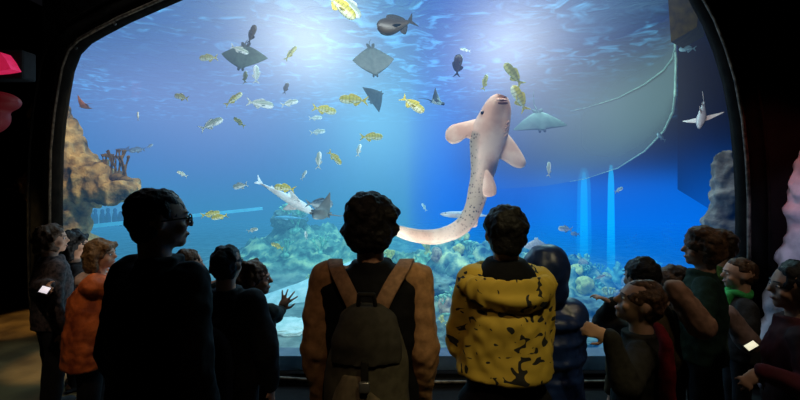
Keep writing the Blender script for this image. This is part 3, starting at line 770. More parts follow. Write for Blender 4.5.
spine = [(502, 96, 6, 0), (500.5, 100, 10, 0), (498, 107, 13.5, 0), (495, 117, 16, 0), (491, 129, 18, 0), (487, 142, 17.5, 0), (485, 155, 15, .05), (483.5, 168, 13.0, .2), (481, 180, 11, .55), (478, 192, 10.3, .9), (475, 204, 9.3, 1), (470, 216, 8.8, 1), (462, 226, 8.5, .6), (450, 233, 8, .3), (436, 236.5, 7.5, .25), (421, 236, 6.5, .2), (408, 232.5, 5, .2), (397, 228, 3, .2), (388, 225, 1.2, .2)]
def crom(P, sub):
    res = []
    n = len(P)
    for i in range(n - 1):
        a, b, c, d = P[max(0, i - 1)], P[i], P[i + 1], P[min(n - 1, i + 2)]
        for j in range(sub):
            t = j / sub
            res.append(tuple(.5 * ((2 * b[k]) + (c[k] - a[k]) * t + (2 * a[k] - 5 * b[k] + 4 * c[k] - d[k]) * t * t + (3 * b[k] - a[k] - 3 * c[k] + d[k]) * t ** 3) for k in range(len(b))))
    res.append(tuple(P[-1])); return res
sp = crom(spine, 4)
bm = bmesh.new(); al = bm.verts.layers.float.new('back'); org = at(488, 145, SY)
prev = None
for i, (px, py, r_, bk) in enumerate(sp):
    k = i / len(sp); Y = SY + .25 * math.sin(k * 3.0) - .15
    c = at(px, py, Y) - org
    a_, b_ = sp[max(0, i - 1)], sp[min(len(sp) - 1, i + 1)]
    t = V((b_[0] - a_[0], 0, -(b_[1] - a_[1]))).normalized(); s = V((-t.z, 0, t.x)); rr = max(.4, r_) / F * Y
    depth = .72 if k < .5 else .42 + .3 * (1 - k) * 1.4
    ring = []
    for j in range(24):
        th = 2 * math.pi * j / 24
        v = bm.verts.new(c + s * rr * math.cos(th) + V((0, 1, 0)) * rr * depth * math.sin(th))
        side = math.sin(th)  # +1 = away from the camera (back)
        vv = max(0, min(1, (side + .1) * 2)) if k < .35 else max(bk * (0.4 + .6 * (1 if math.cos(th) * 1 < .6 else 0)), max(0, min(1, (side + .1) * 2)))
        if k > .25 and k < .66 and math.cos(th) < -.55 + .5 * (k - .25): vv = max(vv, min(1, (-.40 + .4 * (k - .25) - math.cos(th)) * 2.2))     # spotted flank seen along the edge
        v[al] = vv; ring.append(v)
    if prev:
        for j in range(24): bm.faces.new((prev[j], prev[(j + 1) % 24], ring[(j + 1) % 24], ring[j]))
    else: bm.faces.new(ring[::-1])
    prev = ring
bm.faces.new(prev)
zs = link_bm('shark', bm, zm); zs.location = org; tag(zs, 'huge pale zebra shark swimming upright with its belly against the glass', 'shark')
def zfin(name, pts, Y, th=.03, mm=None, root=zs, o0=None, spot=0):
    b2 = bmesh.new(); pillow(b2, [at(x, y, Y) - (o0 or org) for x, y in pts], (0, 1, 0), th, 5); return link_bm(name, b2, mm or zm, root)
zfin('pectoral_fin', [(486, 118), (476, 119), (463, 122), (452, 125), (446, 131), (446, 139), (452, 144), (460, 142), (466, 138), (474, 141), (480, 146), (488, 140)], SY + .04, .035)
zfin('pectoral_fin', [(500, 128), (508, 134), (516, 144), (523, 155), (526, 163), (522, 168), (514, 167), (506, 162), (498, 157), (493, 145)], SY + .06, .035)
zfin('pelvic_fin', [(486, 170), (492, 176), (496, 186), (496, 194), (489, 197), (483, 194), (483, 182)], SY - .06, .025)
zfin('pelvic_fin', [(473, 172), (471, 180), (469, 190), (473, 196), (478, 188)], SY + .22, .02)
zfin('anal_fin', [(476, 206), (478, 216), (477, 226), (470, 227), (466, 222), (468, 212)], SY + .1, .02)
zfin('dorsal_fin', [(478, 132), (473, 146), (471, 165), (471, 190), (475, 196), (480, 170)], SY + .28, .02)
zfin('tail_fin', [(462, 230), (456, 238), (440, 244), (424, 244), (406, 240), (391, 233), (384, 226), (400, 231), (420, 237), (438, 238), (452, 234)], SY + .10, .012)
b2 = bmesh.new(); ell(b2, at(503, 103, SY - .21) - org, (.05, .025, .014)); link_bm('mouth', b2, surf('shark_mouth', (.10, .04, .03), None, 30, .6, 0), zs)
b2 = bmesh.new(); ell(b2, at(501, 100, SY - .18) - org, (.058, .03, .014)); link_bm('upper_lip', b2, surf('shark_lip', (.8, .5, .38), None, 30, .6, 0), zs)
b2 = bmesh.new(); ell(b2, at(482.5, 113, SY - .08) - org, (.02, .02, .02)); link_bm('eye', b2, eye_m, zs)
for k in range(4):
    b2 = bmesh.new(); capsule(b2, at(509 - k * .6, 121 + k * 4.2, SY - .10) - org, at(506 - k * .6, 124 + k * 4.2, SY - .15) - org, .006, .006, 6); link_bm('gill_slit', b2, surf('gill', (.5, .28, .2), None, 30, .6, 0), zs)

# slender pale shark crossing behind
def small_shark(px, py, Y, Lpx, ang, label, belly, back, roll=0, yaw=0, wing=.20, name='shark', cat='shark'):
    bm = bmesh.new(); rr = []; al = bm.verts.layers.float.new('back')
    prof = [(.5, .006), (.47, .028), (.40, .052), (.28, .072), (.12, .078), (-.05, .06), (-.22, .038), (-.36, .02), (-.44, .014)]
    for x, r_ in prof: rr.append([V((x, r_ * 1.05 * math.cos(t), r_ * .85 * math.sin(t))) for t in [2 * math.pi * k / 16 for k in range(16)]])
    vs = rings_to_bm(bm, rr)
    for ring in vs:
        for v in ring: v[al] = 1 if v.co.z > -.01 else 0
    mm = shark_mat('slender_shark_skin', belly, back, tuple(x * .8 for x in back))
    o = link_bm(name, bm, mm)
    def fin(nm, pts, nrm): b2 = bmesh.new(); pillow(b2, [V(p) for p in pts], nrm, .007, 4); link_bm(nm, b2, mm, o)
    for s in (1, -1): fin('pectoral_fin', [(.24, s * .05, -.02), (.14, s * (wing * .7), -.03), (.02, s * wing, -.05), (.04, s * wing * .6, -.04), (.08, s * .05, -.02)], (0, 0, 1))
    fin('dorsal_fin', [(.10, 0, .05), (.02, 0, .12), (-.05, 0, .16), (-.04, 0, .09), (-.03, 0, .04)], (0, 1, 0))
    fin('second_dorsal_fin', [(-.22, 0, .03), (-.28, 0, .07), (-.31, 0, .08), (-.30, 0, .02)], (0, 1, 0))
    fin('tail_fin', [(-.42, 0, .01), (-.50, 0, .07), (-.60, 0, .15), (-.53, 0, .04), (-.50, 0, 0), (-.53, 0, -.07), (-.47, 0, -.04)], (0, 1, 0))
    for s in (1, -1): b2 = bmesh.new(); ell(b2, (.40, s * .05, .01), (.012, .008, .012)); link_bm('eye', b2, eye_m, o)
    a = ang % 360; left = 90 < a < 270; tilt = math.radians(a - 180 if left else a)
    o.matrix_world = Matrix.Translation(at(px, py, Y)) @ Matrix.Rotation(-tilt, 4, 'Y') @ Matrix.Rotation(math.pi if left else 0, 4, 'Z') @ Matrix.Rotation(math.radians(yaw), 4, 'Z') @ Matrix.Rotation(math.radians(roll), 4, 'X') @ Matrix.Scale(Lpx / F * Y, 4)
    tag(o, label, cat); return o
small_shark(466, 215, 5.2, 52, 178, 'slender pale shark crossing behind the zebra shark tail', (.8, .8, .75), (.5, .55, .55), roll=20)
small_shark(287, 198, 5.3, 66, -29, 'long white guitarfish slanting down beside the brown ray', (1, 1, .95), (.95, 1, .97), roll=-60, wing=.2, name='guitarfish', cat='guitarfish')
small_shark(702, 114, 4.2, 52, 232, 'pinkish grey shark with a raised fin beside the right window edge', (.60, .48, .46), (.34, .28, .30), roll=-25, yaw=35, wing=.34)
small_shark(290, 218, 8.5, 32, 178, 'faint distant blue shark in the haze under the guitarfish', (.25, .5, .6), (.15, .4, .5))
small_shark(128, 150, 9, 26, 178, 'faint dark shark in the haze over the coral ledge', (.1, .16, .2), (.06, .1, .15))

# ------------------------------------------------------------------ people
skin_m = surf('skin', (.52, .30, .20), (.42, .23, .15), 8, .55, .1, spec=.3)
skin_d = surf('skin_dim', (.40, .22, .14), (.33, .18, .11), 8, .55, .1, spec=.3)
def hair_mat(c): return surf('hair', c, tuple(x * .4 for x in c), 55, .6, .8, bdist=.01, spec=.25)
H_BLACK = hair_mat((.012, .010, .009)); H_BROWN = hair_mat((.09, .045, .02)); H_LIGHT = hair_mat((.20, .11, .045))
white_m = surf('eye_white', (.7, .7, .7), None, 9, .3, 0); lip_mm = surf('lips', (.38, .14, .11), None, 9, .5, 0)
shoe_m = cloth((.02, .02, .022), 'shoe')

def person(px, ytop, Y, hh, label, yaw=0, hyaw=0, hpitch=0, roll=0, sw=None, top=(.012, .012, .014), pants=(.01, .01, .012), hair='short', hairm=None, skin=None,
           L=None, R=None, girth=1.0, puff=0, top_m=None, lean=0, vs=.011, sleeves=None, garment='jacket', hem=None, topinf=.02, curlL=.5, curlR=.5, hsc=1.0, spread=.22, seed=1, hood=False, collar=True, loc=None, armout=.06):
    """px: image column of the head centre, ytop: image row of the crown, Y: distance, hh: head height in metres"""
    p = at(px, ytop, Y); Ht = p.z; k = Ht / 1.6
    sw = sw or .25 * Ht * 1.05
    th = math.radians(yaw); fw = V((-math.sin(th), math.cos(th), 0))
    base = V((p.x, Y, 0)) - fw * lean
    Rz = Matrix.Rotation(th, 4, 'Z'); inv = (Matrix.Translation(base) @ Rz).inverted()
    zs = Ht - hh * 1.30; zh = Ht * .50; g = girth
    hc = V((0, lean, Ht - hh * .5)); nb = V((0, lean * .75, zs))
    HM = (Matrix.Rotation(math.radians(hyaw - yaw), 3, 'Z') @ Matrix.Rotation(math.radians(hpitch), 3, 'X') @ Matrix.Rotation(math.radians(roll), 3, 'Y'))
    def hp(x, y, z): return hc + HM @ (V((x, y, z)) * hh)
    # ---- arms
    def arm(side, spec):
        Sh = V((side * (sw / 2 - .035 * k), nb.y, zs - .035 * k)); la, lf = .175 * Ht, .15 * Ht
        if spec is None:
            E = Sh + V((side * armout * k, -.03 * k, -la)); W = E + V((-side * .01, .07 * k, -lf)); fd = V((0, .15, -1)); pn = V((-side, 0, 0))
        else:
            T = inv @ spec['to']; pole = V(spec.get('pole', (side * .5, -.3, -1))).normalized(); d = T - Sh
            hl = .10 * Ht if not spec.get('wrist') else 0
            fd = (inv.to_3x3() @ V(spec['fd'])).normalized() if 'fd' in spec else d.normalized()
            Wt = T - fd * hl * .8; d = Wt - Sh; D = min(d.length, (la + lf) * .985); dn = d.normalized(); Wt = Sh + dn * D
            c = (la * la + D * D - lf * lf) / (2 * la * D); c = max(-1, min(1, c)); a = la * c; h = la * math.sqrt(max(0, 1 - c * c))
            pp = (pole - dn * pole.dot(dn)).normalized(); E = Sh + dn * a + pp * h; W = Wt
            pn = (inv.to_3x3() @ V(spec['pn'])).normalized() if 'pn' in spec else V((-side, 0, -.3)).normalized()
        return Sh, E, W, fd.normalized(), pn
    AL, AR = arm(-1, L), arm(1, R)
    def hand(bm, W, fd, pn, side, curl):
        Lh = .105 * Ht * hsc; pn = (pn - fd * pn.dot(fd)).normalized(); lat = fd.cross(pn).normalized()
        # thumb on the side pointing to the body's front/top
        ts = -1 if side > 0 else 1
        M = Matrix((lat, pn, fd)).transposed()
        ell(bm, W + fd * Lh * .27, (Lh * .22, Lh * .10, Lh * .30), M)
        r = max(.0062, Lh * .048)
        for q, (off, ln) in enumerate(((.165, .42), (.06, .50), (-.055, .46), (-.16, .36))):
            b0 = W + fd * Lh * .46 + lat * off * Lh * ts * -1 * -1
            d0 = (fd + lat * ts * off * spread * 6).normalized()
            p1 = b0 + d0 * Lh * ln * .45; d1 = (d0 + pn * curl * .8).normalized(); p2 = p1 + d1 * Lh * ln * .33; d2 = (d1 + pn * curl).normalized(); p3 = p2 + d2 * Lh * ln * .24
            b0 = W + fd * Lh * .44 + lat * ts * off * Lh
            p1 += lat * (ts * off - off * ts) * Lh
            chain(bm, [b0, p1, p2, p3], [r * 1.15, r * 1.05, r, r * .85], 8)
        tb = W + fd * Lh * .12 + lat * ts * .14 * Lh; t1 = tb + (fd * .6 + lat * ts * .75 + pn * .2).normalized() * Lh * .26; t2 = t1 + (fd * .9 + lat * ts * .35 + pn * .25 * curl).normalized() * Lh * .22
        chain(bm, [tb, t1, t2], [r * 1.5, r * 1.2, r * .95], 8)
    # ---- body
    bm = bmesh.new()
    ell(bm, hp(0, -.03, .08), (.355 * hh, .43 * hh, .415 * hh), HM)
    ell(bm, hp(0, .10, -.15), (.27 * hh, .29 * hh, .34 * hh), HM)
    ell(bm, hp(0, .29, -.37), (.12 * hh, .11 * hh, .10 * hh), HM)
    ell(bm, hp(0, .35, .10), (.20 * hh, .07 * hh, .05 * hh), HM)
    ell(bm, hp(0, .385, -.255), (.10 * hh, .05 * hh, .045 * hh), HM)
    for s in (1, -1):
        ell(bm, hp(s * .17, .28, -.14), (.10 * hh, .10 * hh, .10 * hh), HM)
        ell(bm, hp(s * .365, -.03, -.04), (.035 * hh, .075 * hh, .115 * hh), HM @ Matrix.Rotation(math.radians(s * 15), 3, 'Z'))
    capsule(bm, hp(0, .38, .06), hp(0, .46, -.09), .035 * hh, .062 * hh, 10)
    capsule(bm, nb + V((0, -.005, -.04)), hp(0, -.08, -.22), .245 * hh, .235 * hh)
    loft(bm, [(V((0, 0, zh - .06 * k)), .10 * k * g, .085 * k * g), (V((0, 0, zh)), .145 * k * g, .10 * k * g), (V((0, nb.y * .3, zh + .12 * k)), .125 * k * g, .09 * k * g), (V((0, nb.y * .7, zs - .16 * k)), sw * .40, .105 * k * g), (V((0, nb.y, zs - .05 * k)), sw * .46, .085 * k), (V((0, nb.y, zs)), sw * .33, .06 * k), (V((0, nb.y, zs + .03 * k)), sw * .16, .05 * k)])
    for (Sh, E, W, fd, pn), s, cu in ((AL, -1, curlL), (AR, 1, curlR)):
        chain(bm, [Sh, E, W], [.045 * k, .036 * k, .025 * k]); capsule(bm, V((s * sw * .2, nb.y, zs - .06 * k)), Sh, .05 * k, .045 * k)
        hand(bm, W, fd, pn, s, cu)
        hx = s * .085 * k * g
        chain(bm, [V((hx, 0, zh - .02)), V((hx * 1.05, .01, Ht * .27)), V((hx * 1.1, -.01, .06 * Ht))], [.08 * k * g, .055 * k * g, .035 * k * g])
        capsule(bm, V((hx * 1.1, -.03, .035)), V((hx * 1.2, .11 * k, .028)), .03, .025)
    body = link_bm('person', voxel(bm, vs, 2), skin or skin_m)
    body.location = base; body.rotation_euler.z = th; tag(body, label, 'person')
    # ---- eyes and mouth
    for s in (1, -1):
        b2 = bmesh.new(); ell(b2, hp(s * .15, .365, .01), (.045 * hh, .03 * hh, .028 * hh), HM, 10); e_ = link_bm('eye', b2, white_m, body)
        b2 = bmesh.new(); ell(b2, hp(s * .15, .392, .01), (.02 * hh, .012 * hh, .02 * hh), HM, 8); link_bm('iris', b2, eye_m, e_)
        b2 = bmesh.new(); capsule(b2, hp(s * .07, .41, .10), hp(s * .23, .36, .11), .014 * hh, .01 * hh, 6); link_bm('eyebrow', b2, hairm or H_BLACK, body)
    b2 = bmesh.new(); ell(b2, hp(0, .415, -.255), (.085 * hh, .025 * hh, .028 * hh), HM, 10); link_bm('mouth', b2, lip_mm, body)
    # ---- clothes
    tm = top_m or cloth(top)
    if puff: topinf += .02
    f = topinf
    bm = bmesh.new(); hemz = zh - .05 * k if hem is None else hem
    secs = [(V((0, 0, hemz)), .155 * k * g + f, .115 * k * g + f), (V((0, 0, zh + .03)), .155 * k * g + f, .115 * k * g + f), (V((0, nb.y * .3, zh + .12 * k)), .145 * k * g + f, .105 * k * g + f), (V((0, nb.y * .7, zs - .16 * k)), sw * .42 + f, .115 * k * g + f), (V((0, nb.y, zs - .05 * k)), sw * .46 + f * .8, .09 * k + f), (V((0, nb.y, zs)), sw * .36 + f * .5, .068 * k + f * .7), (V((0, nb.y, zs + .03 * k)), sw * .2, .06 * k + f * .3)]
    if hem is not None: secs = [secs[0]] + [q_ for q_ in secs[1:] if q_[0].z > hemz + .03]
    loft(bm, secs)
    def sleeve(bm, A, s, ff):
        Sh, E, W, fd, pn = A
        chain(bm, [Sh, E, W - (W - E).normalized() * .005], [.05 * k + ff, .042 * k + ff, .032 * k + ff * .6]); capsule(bm, V((s * sw * .2, nb.y, zs - .06 * k)), Sh, .055 * k + ff * .7, .05 * k + ff)
        if puff:
            for q in range(4):
                c = Sh.lerp(E, (q + .5) / 4); ell(bm, c, (.053 * k + ff,) * 3)
                c = E.lerp(W, (q + .3) / 4); ell(bm, c, (.044 * k + ff,) * 3)
    if not sleeves:
        for A, s in ((AL, -1), (AR, 1)): sleeve(bm, A, s, f)
    if puff:
        for q in range(7):
            t = (q + .5) / 7; z = hemz + (zs - hemz) * t; wx = .155 * k * g + f + (sw * .44 - .145 * k * g) * t
            ell(bm, (0, nb.y * t, z), (wx + .004, .118 * k * g + f + .004, .06 * k))
    if collar: loft(bm, [(nb + V((0, 0, -.03)), .30 * hh + f, .28 * hh + f), (nb + V((0, .005, .05 * k)), .27 * hh + f * .6, .27 * hh + f * .6)])
    if hood:   # raised hood round the head
        ell(bm, hp(0, -.16, .10), (.52 * hh, .50 * hh, .56 * hh), HM); ell(bm, hp(0, -.18, -.3), (.48 * hh, .42 * hh, .45 * hh), HM)
    gobj = link_bm(garment, voxel(bm, vs, 3 if not puff else 2, .010, 9, seed, .006, 26), tm, body)
    if sleeves:
        bm = bmesh.new()
        for A, s in ((AL, -1), (AR, 1)): sleeve(bm, A, s, f * .8)
        loft(bm, [(c, rx - f * .7, ry_ - f * .7) for c, rx, ry_ in secs])
        link_bm('sweater', voxel(bm, vs, 3, .012, 9, seed + 4, .007, 26), sleeves, body)
    # trousers + shoes
    bm = bmesh.new(); loft(bm, [(V((0, 0, zh - .10 * k)), .13 * k * g, .10 * k * g), (V((0, 0, max(zh + .06 * k, (hemz + .06) if hem is not None and hem > zh else 0))), .15 * k * g, .11 * k * g)])
    for s in (1, -1):
        hx = s * .085 * k * g; chain(bm, [V((hx, 0, zh - .02)), V((hx * 1.05, .01, Ht * .27)), V((hx * 1.1, -.01, .06 * Ht))], [.092 * k * g, .068 * k * g, .055 * k * g])
    link_bm('trousers', voxel(bm, .016, 2, .008, 12, seed), cloth(pants), body)
    for s in (1, -1):
        hx = s * .094 * k * g; bm = bmesh.new(); ell(bm, (hx, .02, .045), (.042, .07, .045)); ell(bm, (hx * 1.1, .10 * k, .035), (.043, .075, .035)); box(bm, (hx - .04, -.06, .001), (hx + .045, .16 * k, .022))
        link_bm('shoe', voxel(bm, .01, 2), shoe_m, body)
    # hair
    if not hood:
        bm = bmesh.new()
        if hair == 'short':
            ell(bm, hp(0, -.075, .14), (.395 * hh, .44 * hh, .42 * hh), HM); ell(bm, hp(0, -.17, -.06), (.355 * hh, .32 * hh, .36 * hh), HM)
        elif hair == 'crop':
            ell(bm, hp(0, -.07, .12), (.372 * hh, .43 * hh, .40 * hh), HM); ell(bm, hp(0, -.18, -.04), (.335 * hh, .29 * hh, .33 * hh), HM)
        elif hair == 'full':
            ell(bm, hp(0, -.06, .16), (.46 * hh, .48 * hh, .44 * hh), HM); ell(bm, hp(0, -.17, -.08), (.44 * hh, .36 * hh, .40 * hh), HM); ell(bm, hp(-.15, .1, .38), (.26 * hh, .28 * hh, .2 * hh), HM)
            for q in range(14):
                a = random.uniform(0, 6.28); ell(bm, hp(.40 * math.cos(a), -.12 + .3 * math.sin(a), .12 + random.uniform(-.2, .32)), (.12 * hh,) * 3, HM)
        elif hair in ('bob', 'buns', 'long'):
            ell(bm, hp(0, -.07, .14), (.42 * hh, .46 * hh, .43 * hh), HM)
            for s in (1, -1): capsule(bm, hp(s * .34, -.08, .05), hp(s * .36, -.04, -.42), .15 * hh, .12 * hh)
            capsule(bm, hp(0, -.28, .0), hp(0, -.30, -.42 if hair != 'long' else -.9), .30 * hh, .26 * hh)
            capsule(bm, hp(-.2, -.25, .0), hp(-.2, -.25, -.4), .2 * hh, .18 * hh); capsule(bm, hp(.2, -.25, .0), hp(.2, -.25, -.4), .2 * hh, .18 * hh)
            capsule(bm, hp(-.22, .30, .30), hp(.22, .30, .30), .11 * hh, .11 * hh)
            if hair == 'buns':
                for s in (1, -1): ell(bm, hp(s * .36, -.1, .42), (.2 * hh, .2 * hh, .2 * hh), HM)
        elif hair == 'curly':
            ell(bm, hp(0, -.08, .14), (.42 * hh, .45 * hh, .42 * hh), HM); ell(bm, hp(0, -.2, -.12), (.42 * hh, .34 * hh, .42 * hh), HM)
            for q in range(34):
                a = random.uniform(0, 6.28); z = random.uniform(-.4, .5); rr = .42 * math.sqrt(max(.05, 1 - (z / .62) ** 2)); x, y = rr * math.cos(a), -.1 + rr * math.sin(a)
                if y > .18 and z < .3: continue
                ell(bm, hp(x, y, z), (.11 * hh,) * 3, HM)
        link_bm('hair', voxel(bm, .008, 1, .012, 22, seed, .006, 60), hairm or H_BLACK, body)
    body['_'] = 0; del body['_']
    info = dict(o=body, H=Ht, k=k, zs=zs, zh=zh, nb=nb, sw=sw, hp=hp, hh=hh, HM=HM, base=base, Rz=Rz, AL=AL, AR=AR, f=f, inv=inv)
    return info

BLK = (.010, .010, .012)
# --- man with glasses
man = person(159, 188, 1.55, .232, 'man with short dark hair and thin glasses in a black jacket, largest at the left', yaw=-25, hyaw=-52, sw=.375, top=(.006, .006, .007), hair='crop', girth=1.15, vs=.009, seed=2, topinf=.03, armout=.06)
hp = man['hp']; hh = man['hh']; gm = surf('glasses_frame', (.01, .01, .01), None, 9, .3, 0)
g0 = empty('glasses'); g0.parent = man['o']
for s in (1, -1):
    bm = bmesh.new(); c = hp(s * .155, .425, -.0); u, v_ = man['HM'] @ V((1, 0, 0)), man['HM'] @ V((0, 0, 1))
    pts = [c + (u * math.cos(a) * .115 + v_ * math.sin(a) * .075) * hh for a in [2 * math.pi * i / 16 for i in range(17)]]
    chain(bm, pts, [.0028] * 17, 6); link_bm('rim', bm, gm, g0)
    bm = bmesh.new(); chain(bm, [hp(s * .27, .42, .02), hp(s * .36, .2, .02), hp(s * .385, -.02, .0)], [.003, .0028, .0028], 6); link_bm('temple', bm, gm, g0)
bm = bmesh.new(); capsule(bm, hp(-.045, .45, .01), hp(.045, .45, .01), .0028, .0028, 6); link_bm('bridge', bm, gm, g0)

# --- central onlooker with backpack
tan = cloth((.42, .22, .10), 'tan_knit', 40)
cen = person(371, 197, 1.7, .232, 'person with tousled black hair, tan sleeves and black vest at the centre', yaw=0, hyaw=-8, sw=.43, top=(.005, .005, .006), hair='full', girth=1.12, vs=.009, seed=5, sleeves=tan, garment='vest', topinf=.03, armout=.035,
             )
# backpack
base = V((cen['base'].x, 1.7, 0))
bp_ = empty('backpack', (base.x - .0, 1.7, .70)); tag(bp_, 'olive grey backpack with tan shoulder straps worn by the centre onlooker', 'backpack')
bpm = cloth((.085, .075, .05), 'pack_canvas', 30); bpl = cloth((.19, .15, .095), 'pack_pocket', 30); bpt = cloth((.34, .19, .11), 'pack_strap', 50); bpd = cloth((.02, .018, .014), 'pack_trim', 50)
def blob(name, parts, m, parent, vs=.009, amp=.008, seed=1):
    bm = bmesh.new()
    for p in parts: ell(bm, *p)
    return link_bm(name, voxel(bm, vs, 3, amp, 12, seed), m, parent)
bm = bmesh.new(); loft(bm, [(V((0, -.20, -.02)), .13, .07), (V((0, -.21, .05)), .155, .095), (V((0, -.205, .20)), .15, .09), (V((0, -.195, .33)), .13, .075), (V((0, -.185, .42)), .10, .055), (V((0, -.18, .45)), .06, .03)])
link_bm('main_compartment', voxel(bm, .009, 4, .012, 9, 3), bpm, bp_)
bm = bmesh.new(); loft(bm, [(V((-.015, -.27, -.02)), .10, .05), (V((-.02, -.285, .06)), .105, .05), (V((-.025, -.275, .16)), .085, .04), (V((-.03, -.265, .24)), .05, .03)])
link_bm('front_pocket', voxel(bm, .008, 3, .008, 12, 5), bpl, bp_)
bm = bmesh.new(); loft(bm, [(V((0, -.245, .27)), .125, .055), (V((0, -.235, .34)), .125, .065), (V((0, -.215, .42)), .10, .055), (V((0, -.20, .46)), .05, .03)])
link_bm('top_flap', voxel(bm, .009, 3, .01, 12, 6), cloth((.05, .045, .035), 'pack_flap', 30), bp_)
bm = bmesh.new(); box(bm, (-.012, -.315, .19), (.012, -.295, .30), .004); link_bm('buckle_strap', bm, bpd, bp_)
bm = bmesh.new(); box(bm, (-.018, -.325, .20), (.018, -.31, .235), .004); link_bm('buckle', bm, surf('buckle', (.25, .25, .25), None, 20, .3, 0, metal=.6), bp_)
bm = bmesh.new(); chain(bm, [V((-.03, -.22, .46)), V((-.025, -.235, .50)), V((.025, -.235, .50)), V((.03, -.22, .46))], [.008] * 4, 8); link_bm('carry_loop', bm, bpd, bp_)
for s in (1, -1):
    # wide flat strap over the shoulder
    pts = [V((s * .045, -.165, .43)), V((s * .075, -.155, .49)), V((s * .100, -.135, .53)), V((s * .125, -.10, .562)), V((s * .142, -.03, .578)), V((s * .15, .05, .565)), V((s * .155, .12, .52)), V((s * .16, .15, .38))]
    bm = bmesh.new(); rr = []
    for i, p in enumerate(pts):
        t = (pts[min(i + 1, 7)] - pts[max(0, i - 1)]).normalized(); sd = V((1, 0, 0)); sd = (sd - t * sd.dot(t)).normalized(); nn = sd.cross(t)
        rr.append([p + sd * .028 + nn * .008, p - sd * .028 + nn * .008, p - sd * .028 - nn * .008, p + sd * .028 - nn * .008])
    rings_to_bm(bm, rr); bmesh.ops.bevel(bm, geom=list(bm.edges), offset=.003, segments=1, affect='EDGES'); link_bm('shoulder_strap', bm, bpt, bp_)

# --- boy in yellow patterned hoodie
m, nt, out = new_mat('yellow_hoodie'); N = nt.nodes.new; L = nt.links.new
b = N('ShaderNodeBsdfPrincipled'); b.inputs['Roughness'].default_value = .85
tc = N('ShaderNodeTexCoord'); mp = N('ShaderNodeMapping'); L(tc.outputs['Object'], mp.inputs[0]); mp.inputs['Scale'].default_value = (13, 7, 17); mp.inputs['Rotation'].default_value = (0, .5, 0)
nz = N('ShaderNodeTexNoise'); nz.inputs['Scale'].default_value = 1.3; nz.inputs['Detail'].default_value = .5; nz.inputs['Distortion'].default_value = 1.6; L(mp.outputs[0], nz.inputs['Vector'])
r = N('ShaderNodeValToRGB'); r.color_ramp.elements[0].position = .63; r.color_ramp.elements[0].color = (.62, .42, .05, 1); r.color_ramp.elements[1].position = .64; r.color_ramp.elements[1].color = (.02, .02, .02, 1); L(nz.outputs['Fac'], r.inputs[0]); L(r.outputs[0], b.inputs['Base Color']); L(b.outputs[0], out.inputs[0])
hoodm = m
boy = person(505, 207, 1.62, .205, 'boy with short black hair in a yellow hoodie covered in dark marks', yaw=0, hyaw=5, sw=.30, top_m=hoodm, hair='short', girth=1.12, vs=.009, seed=7, garment='hoodie', topinf=.028, hem=.87, collar=False,
             L=dict(to=V((.36, 1.93, 1.06)), pole=(-.35, -.2, -1)), R=dict(to=V((.46, 1.93, 1.02)), pole=(.15, -.2, -1)))
bm = bmesh.new(); nb = boy['nb']; zz = boy['zs']
hs = [V((.140 * math.cos(a), -.03 + .115 * math.sin(a), zz + .0 + .025 * (-math.sin(a)) * -1 - .035 * max(0, -math.sin(a)))) for a in [math.pi * 2 * i / 18 for i in range(19)]]
chain(bm, hs, [.024] * 19, 10)
for q_ in range(9):
    a = math.pi * (1.08 + .84 * q_ / 8); w_ = math.sin(math.pi * q_ / 8)
    ell(bm, (.14 * math.cos(a), -.03 + .105 * math.sin(a), zz - .02 - .025 * w_), (.05, .016, .04 + .03 * w_))
link_bm('hood', voxel(bm, .008, 3, .008, 14, 2), hoodm, boy['o'])
bm = bmesh.new(); loft(bm, [(V((0, -.02, zz - .01)), .13, .10), (V((0, -.01, zz + .035)), .10, .09), (V((0, 0, zz + .07)), .07, .07)]); link_bm('collar', voxel(bm, .009, 3, .005, 10, 1), cloth((.006, .006, .007)), boy['o'])

# --- hooded navy puffer coat
puf = surf('navy_puffer', (.009, .026, .11), (.005, .014, .06), 14, .4, .3, spec=.5)
person(545, 250, 1.98, .212, 'child in a navy blue padded coat with the hood up beside the yellow hoodie', yaw=-8, hyaw=-8, sw=.28, top_m=puf, girth=1.1, puff=1, hood=True, vs=.010, garment='coat', seed=9, hem=.40, collar=False, armout=.03,
       L=dict(to=V((.63, 2.22, .85)), pole=(-.2, -.3, -1)), R=dict(to=V((.75, 2.22, .85)), pole=(.2, -.3, -1)))

# --- boy seen from behind in dark coat with dark backpack
b1 = person(227, 245, 2.1, .195, 'boy with cropped black hair seen from behind in a charcoal coat', yaw=-12, hyaw=-5, sw=.33, top=(.012, .013, .016), hair='crop', girth=1.2, vs=.011, seed=11, topinf=.03, armout=.12)
pk = empty('backpack', b1['base'] + V((-.02, -.16, .62))); pk.rotation_euler.z = math.radians(-12); tag(pk, 'plain black backpack worn by the boy in the charcoal coat', 'backpack')
blob('main_compartment', [((0, 0, .12), (.13, .075, .19)), ((0, -.01, .02), (.13, .08, .13))], cloth((.016, .016, .02), 'black_pack'), pk)
blob('front_pocket', [((0, -.07, .03), (.09, .035, .09))], cloth((.022, .022, .026), 'black_pocket'), pk)
for s in (1, -1):
    bm = bmesh.new(); chain(bm, [V((s * .06, .03, .27)), V((s * .10, .09, .335)), V((s * .11, .15, .345))], [.016] * 3, 8); link_bm('shoulder_strap', bm, cloth((.016, .016, .02)), pk)

# --- curly child with a hand on the glass
person(255, 262, 2.6, .21, 'curly haired child in dark sleeves with one open hand on the glass', yaw=-20, hyaw=-75, hpitch=0, sw=.27, top=(.02, .03, .028), hair='curly', hairm=H_BROWN, girth=1.1, vs=.0065, seed=13, curlL=.05, curlR=.12, hsc=1.35, spread=.62,
       R=dict(to=at(289, 298, 3.0), pole=(.2, -.3, -1), fd=(.45, .2, .9), pn=(0, 1, 0)), L=dict(to=at(242, 270, 2.55), pole=(-.6, .4, -1), fd=(.45, 0, .9), pn=(0, 1, 0)))
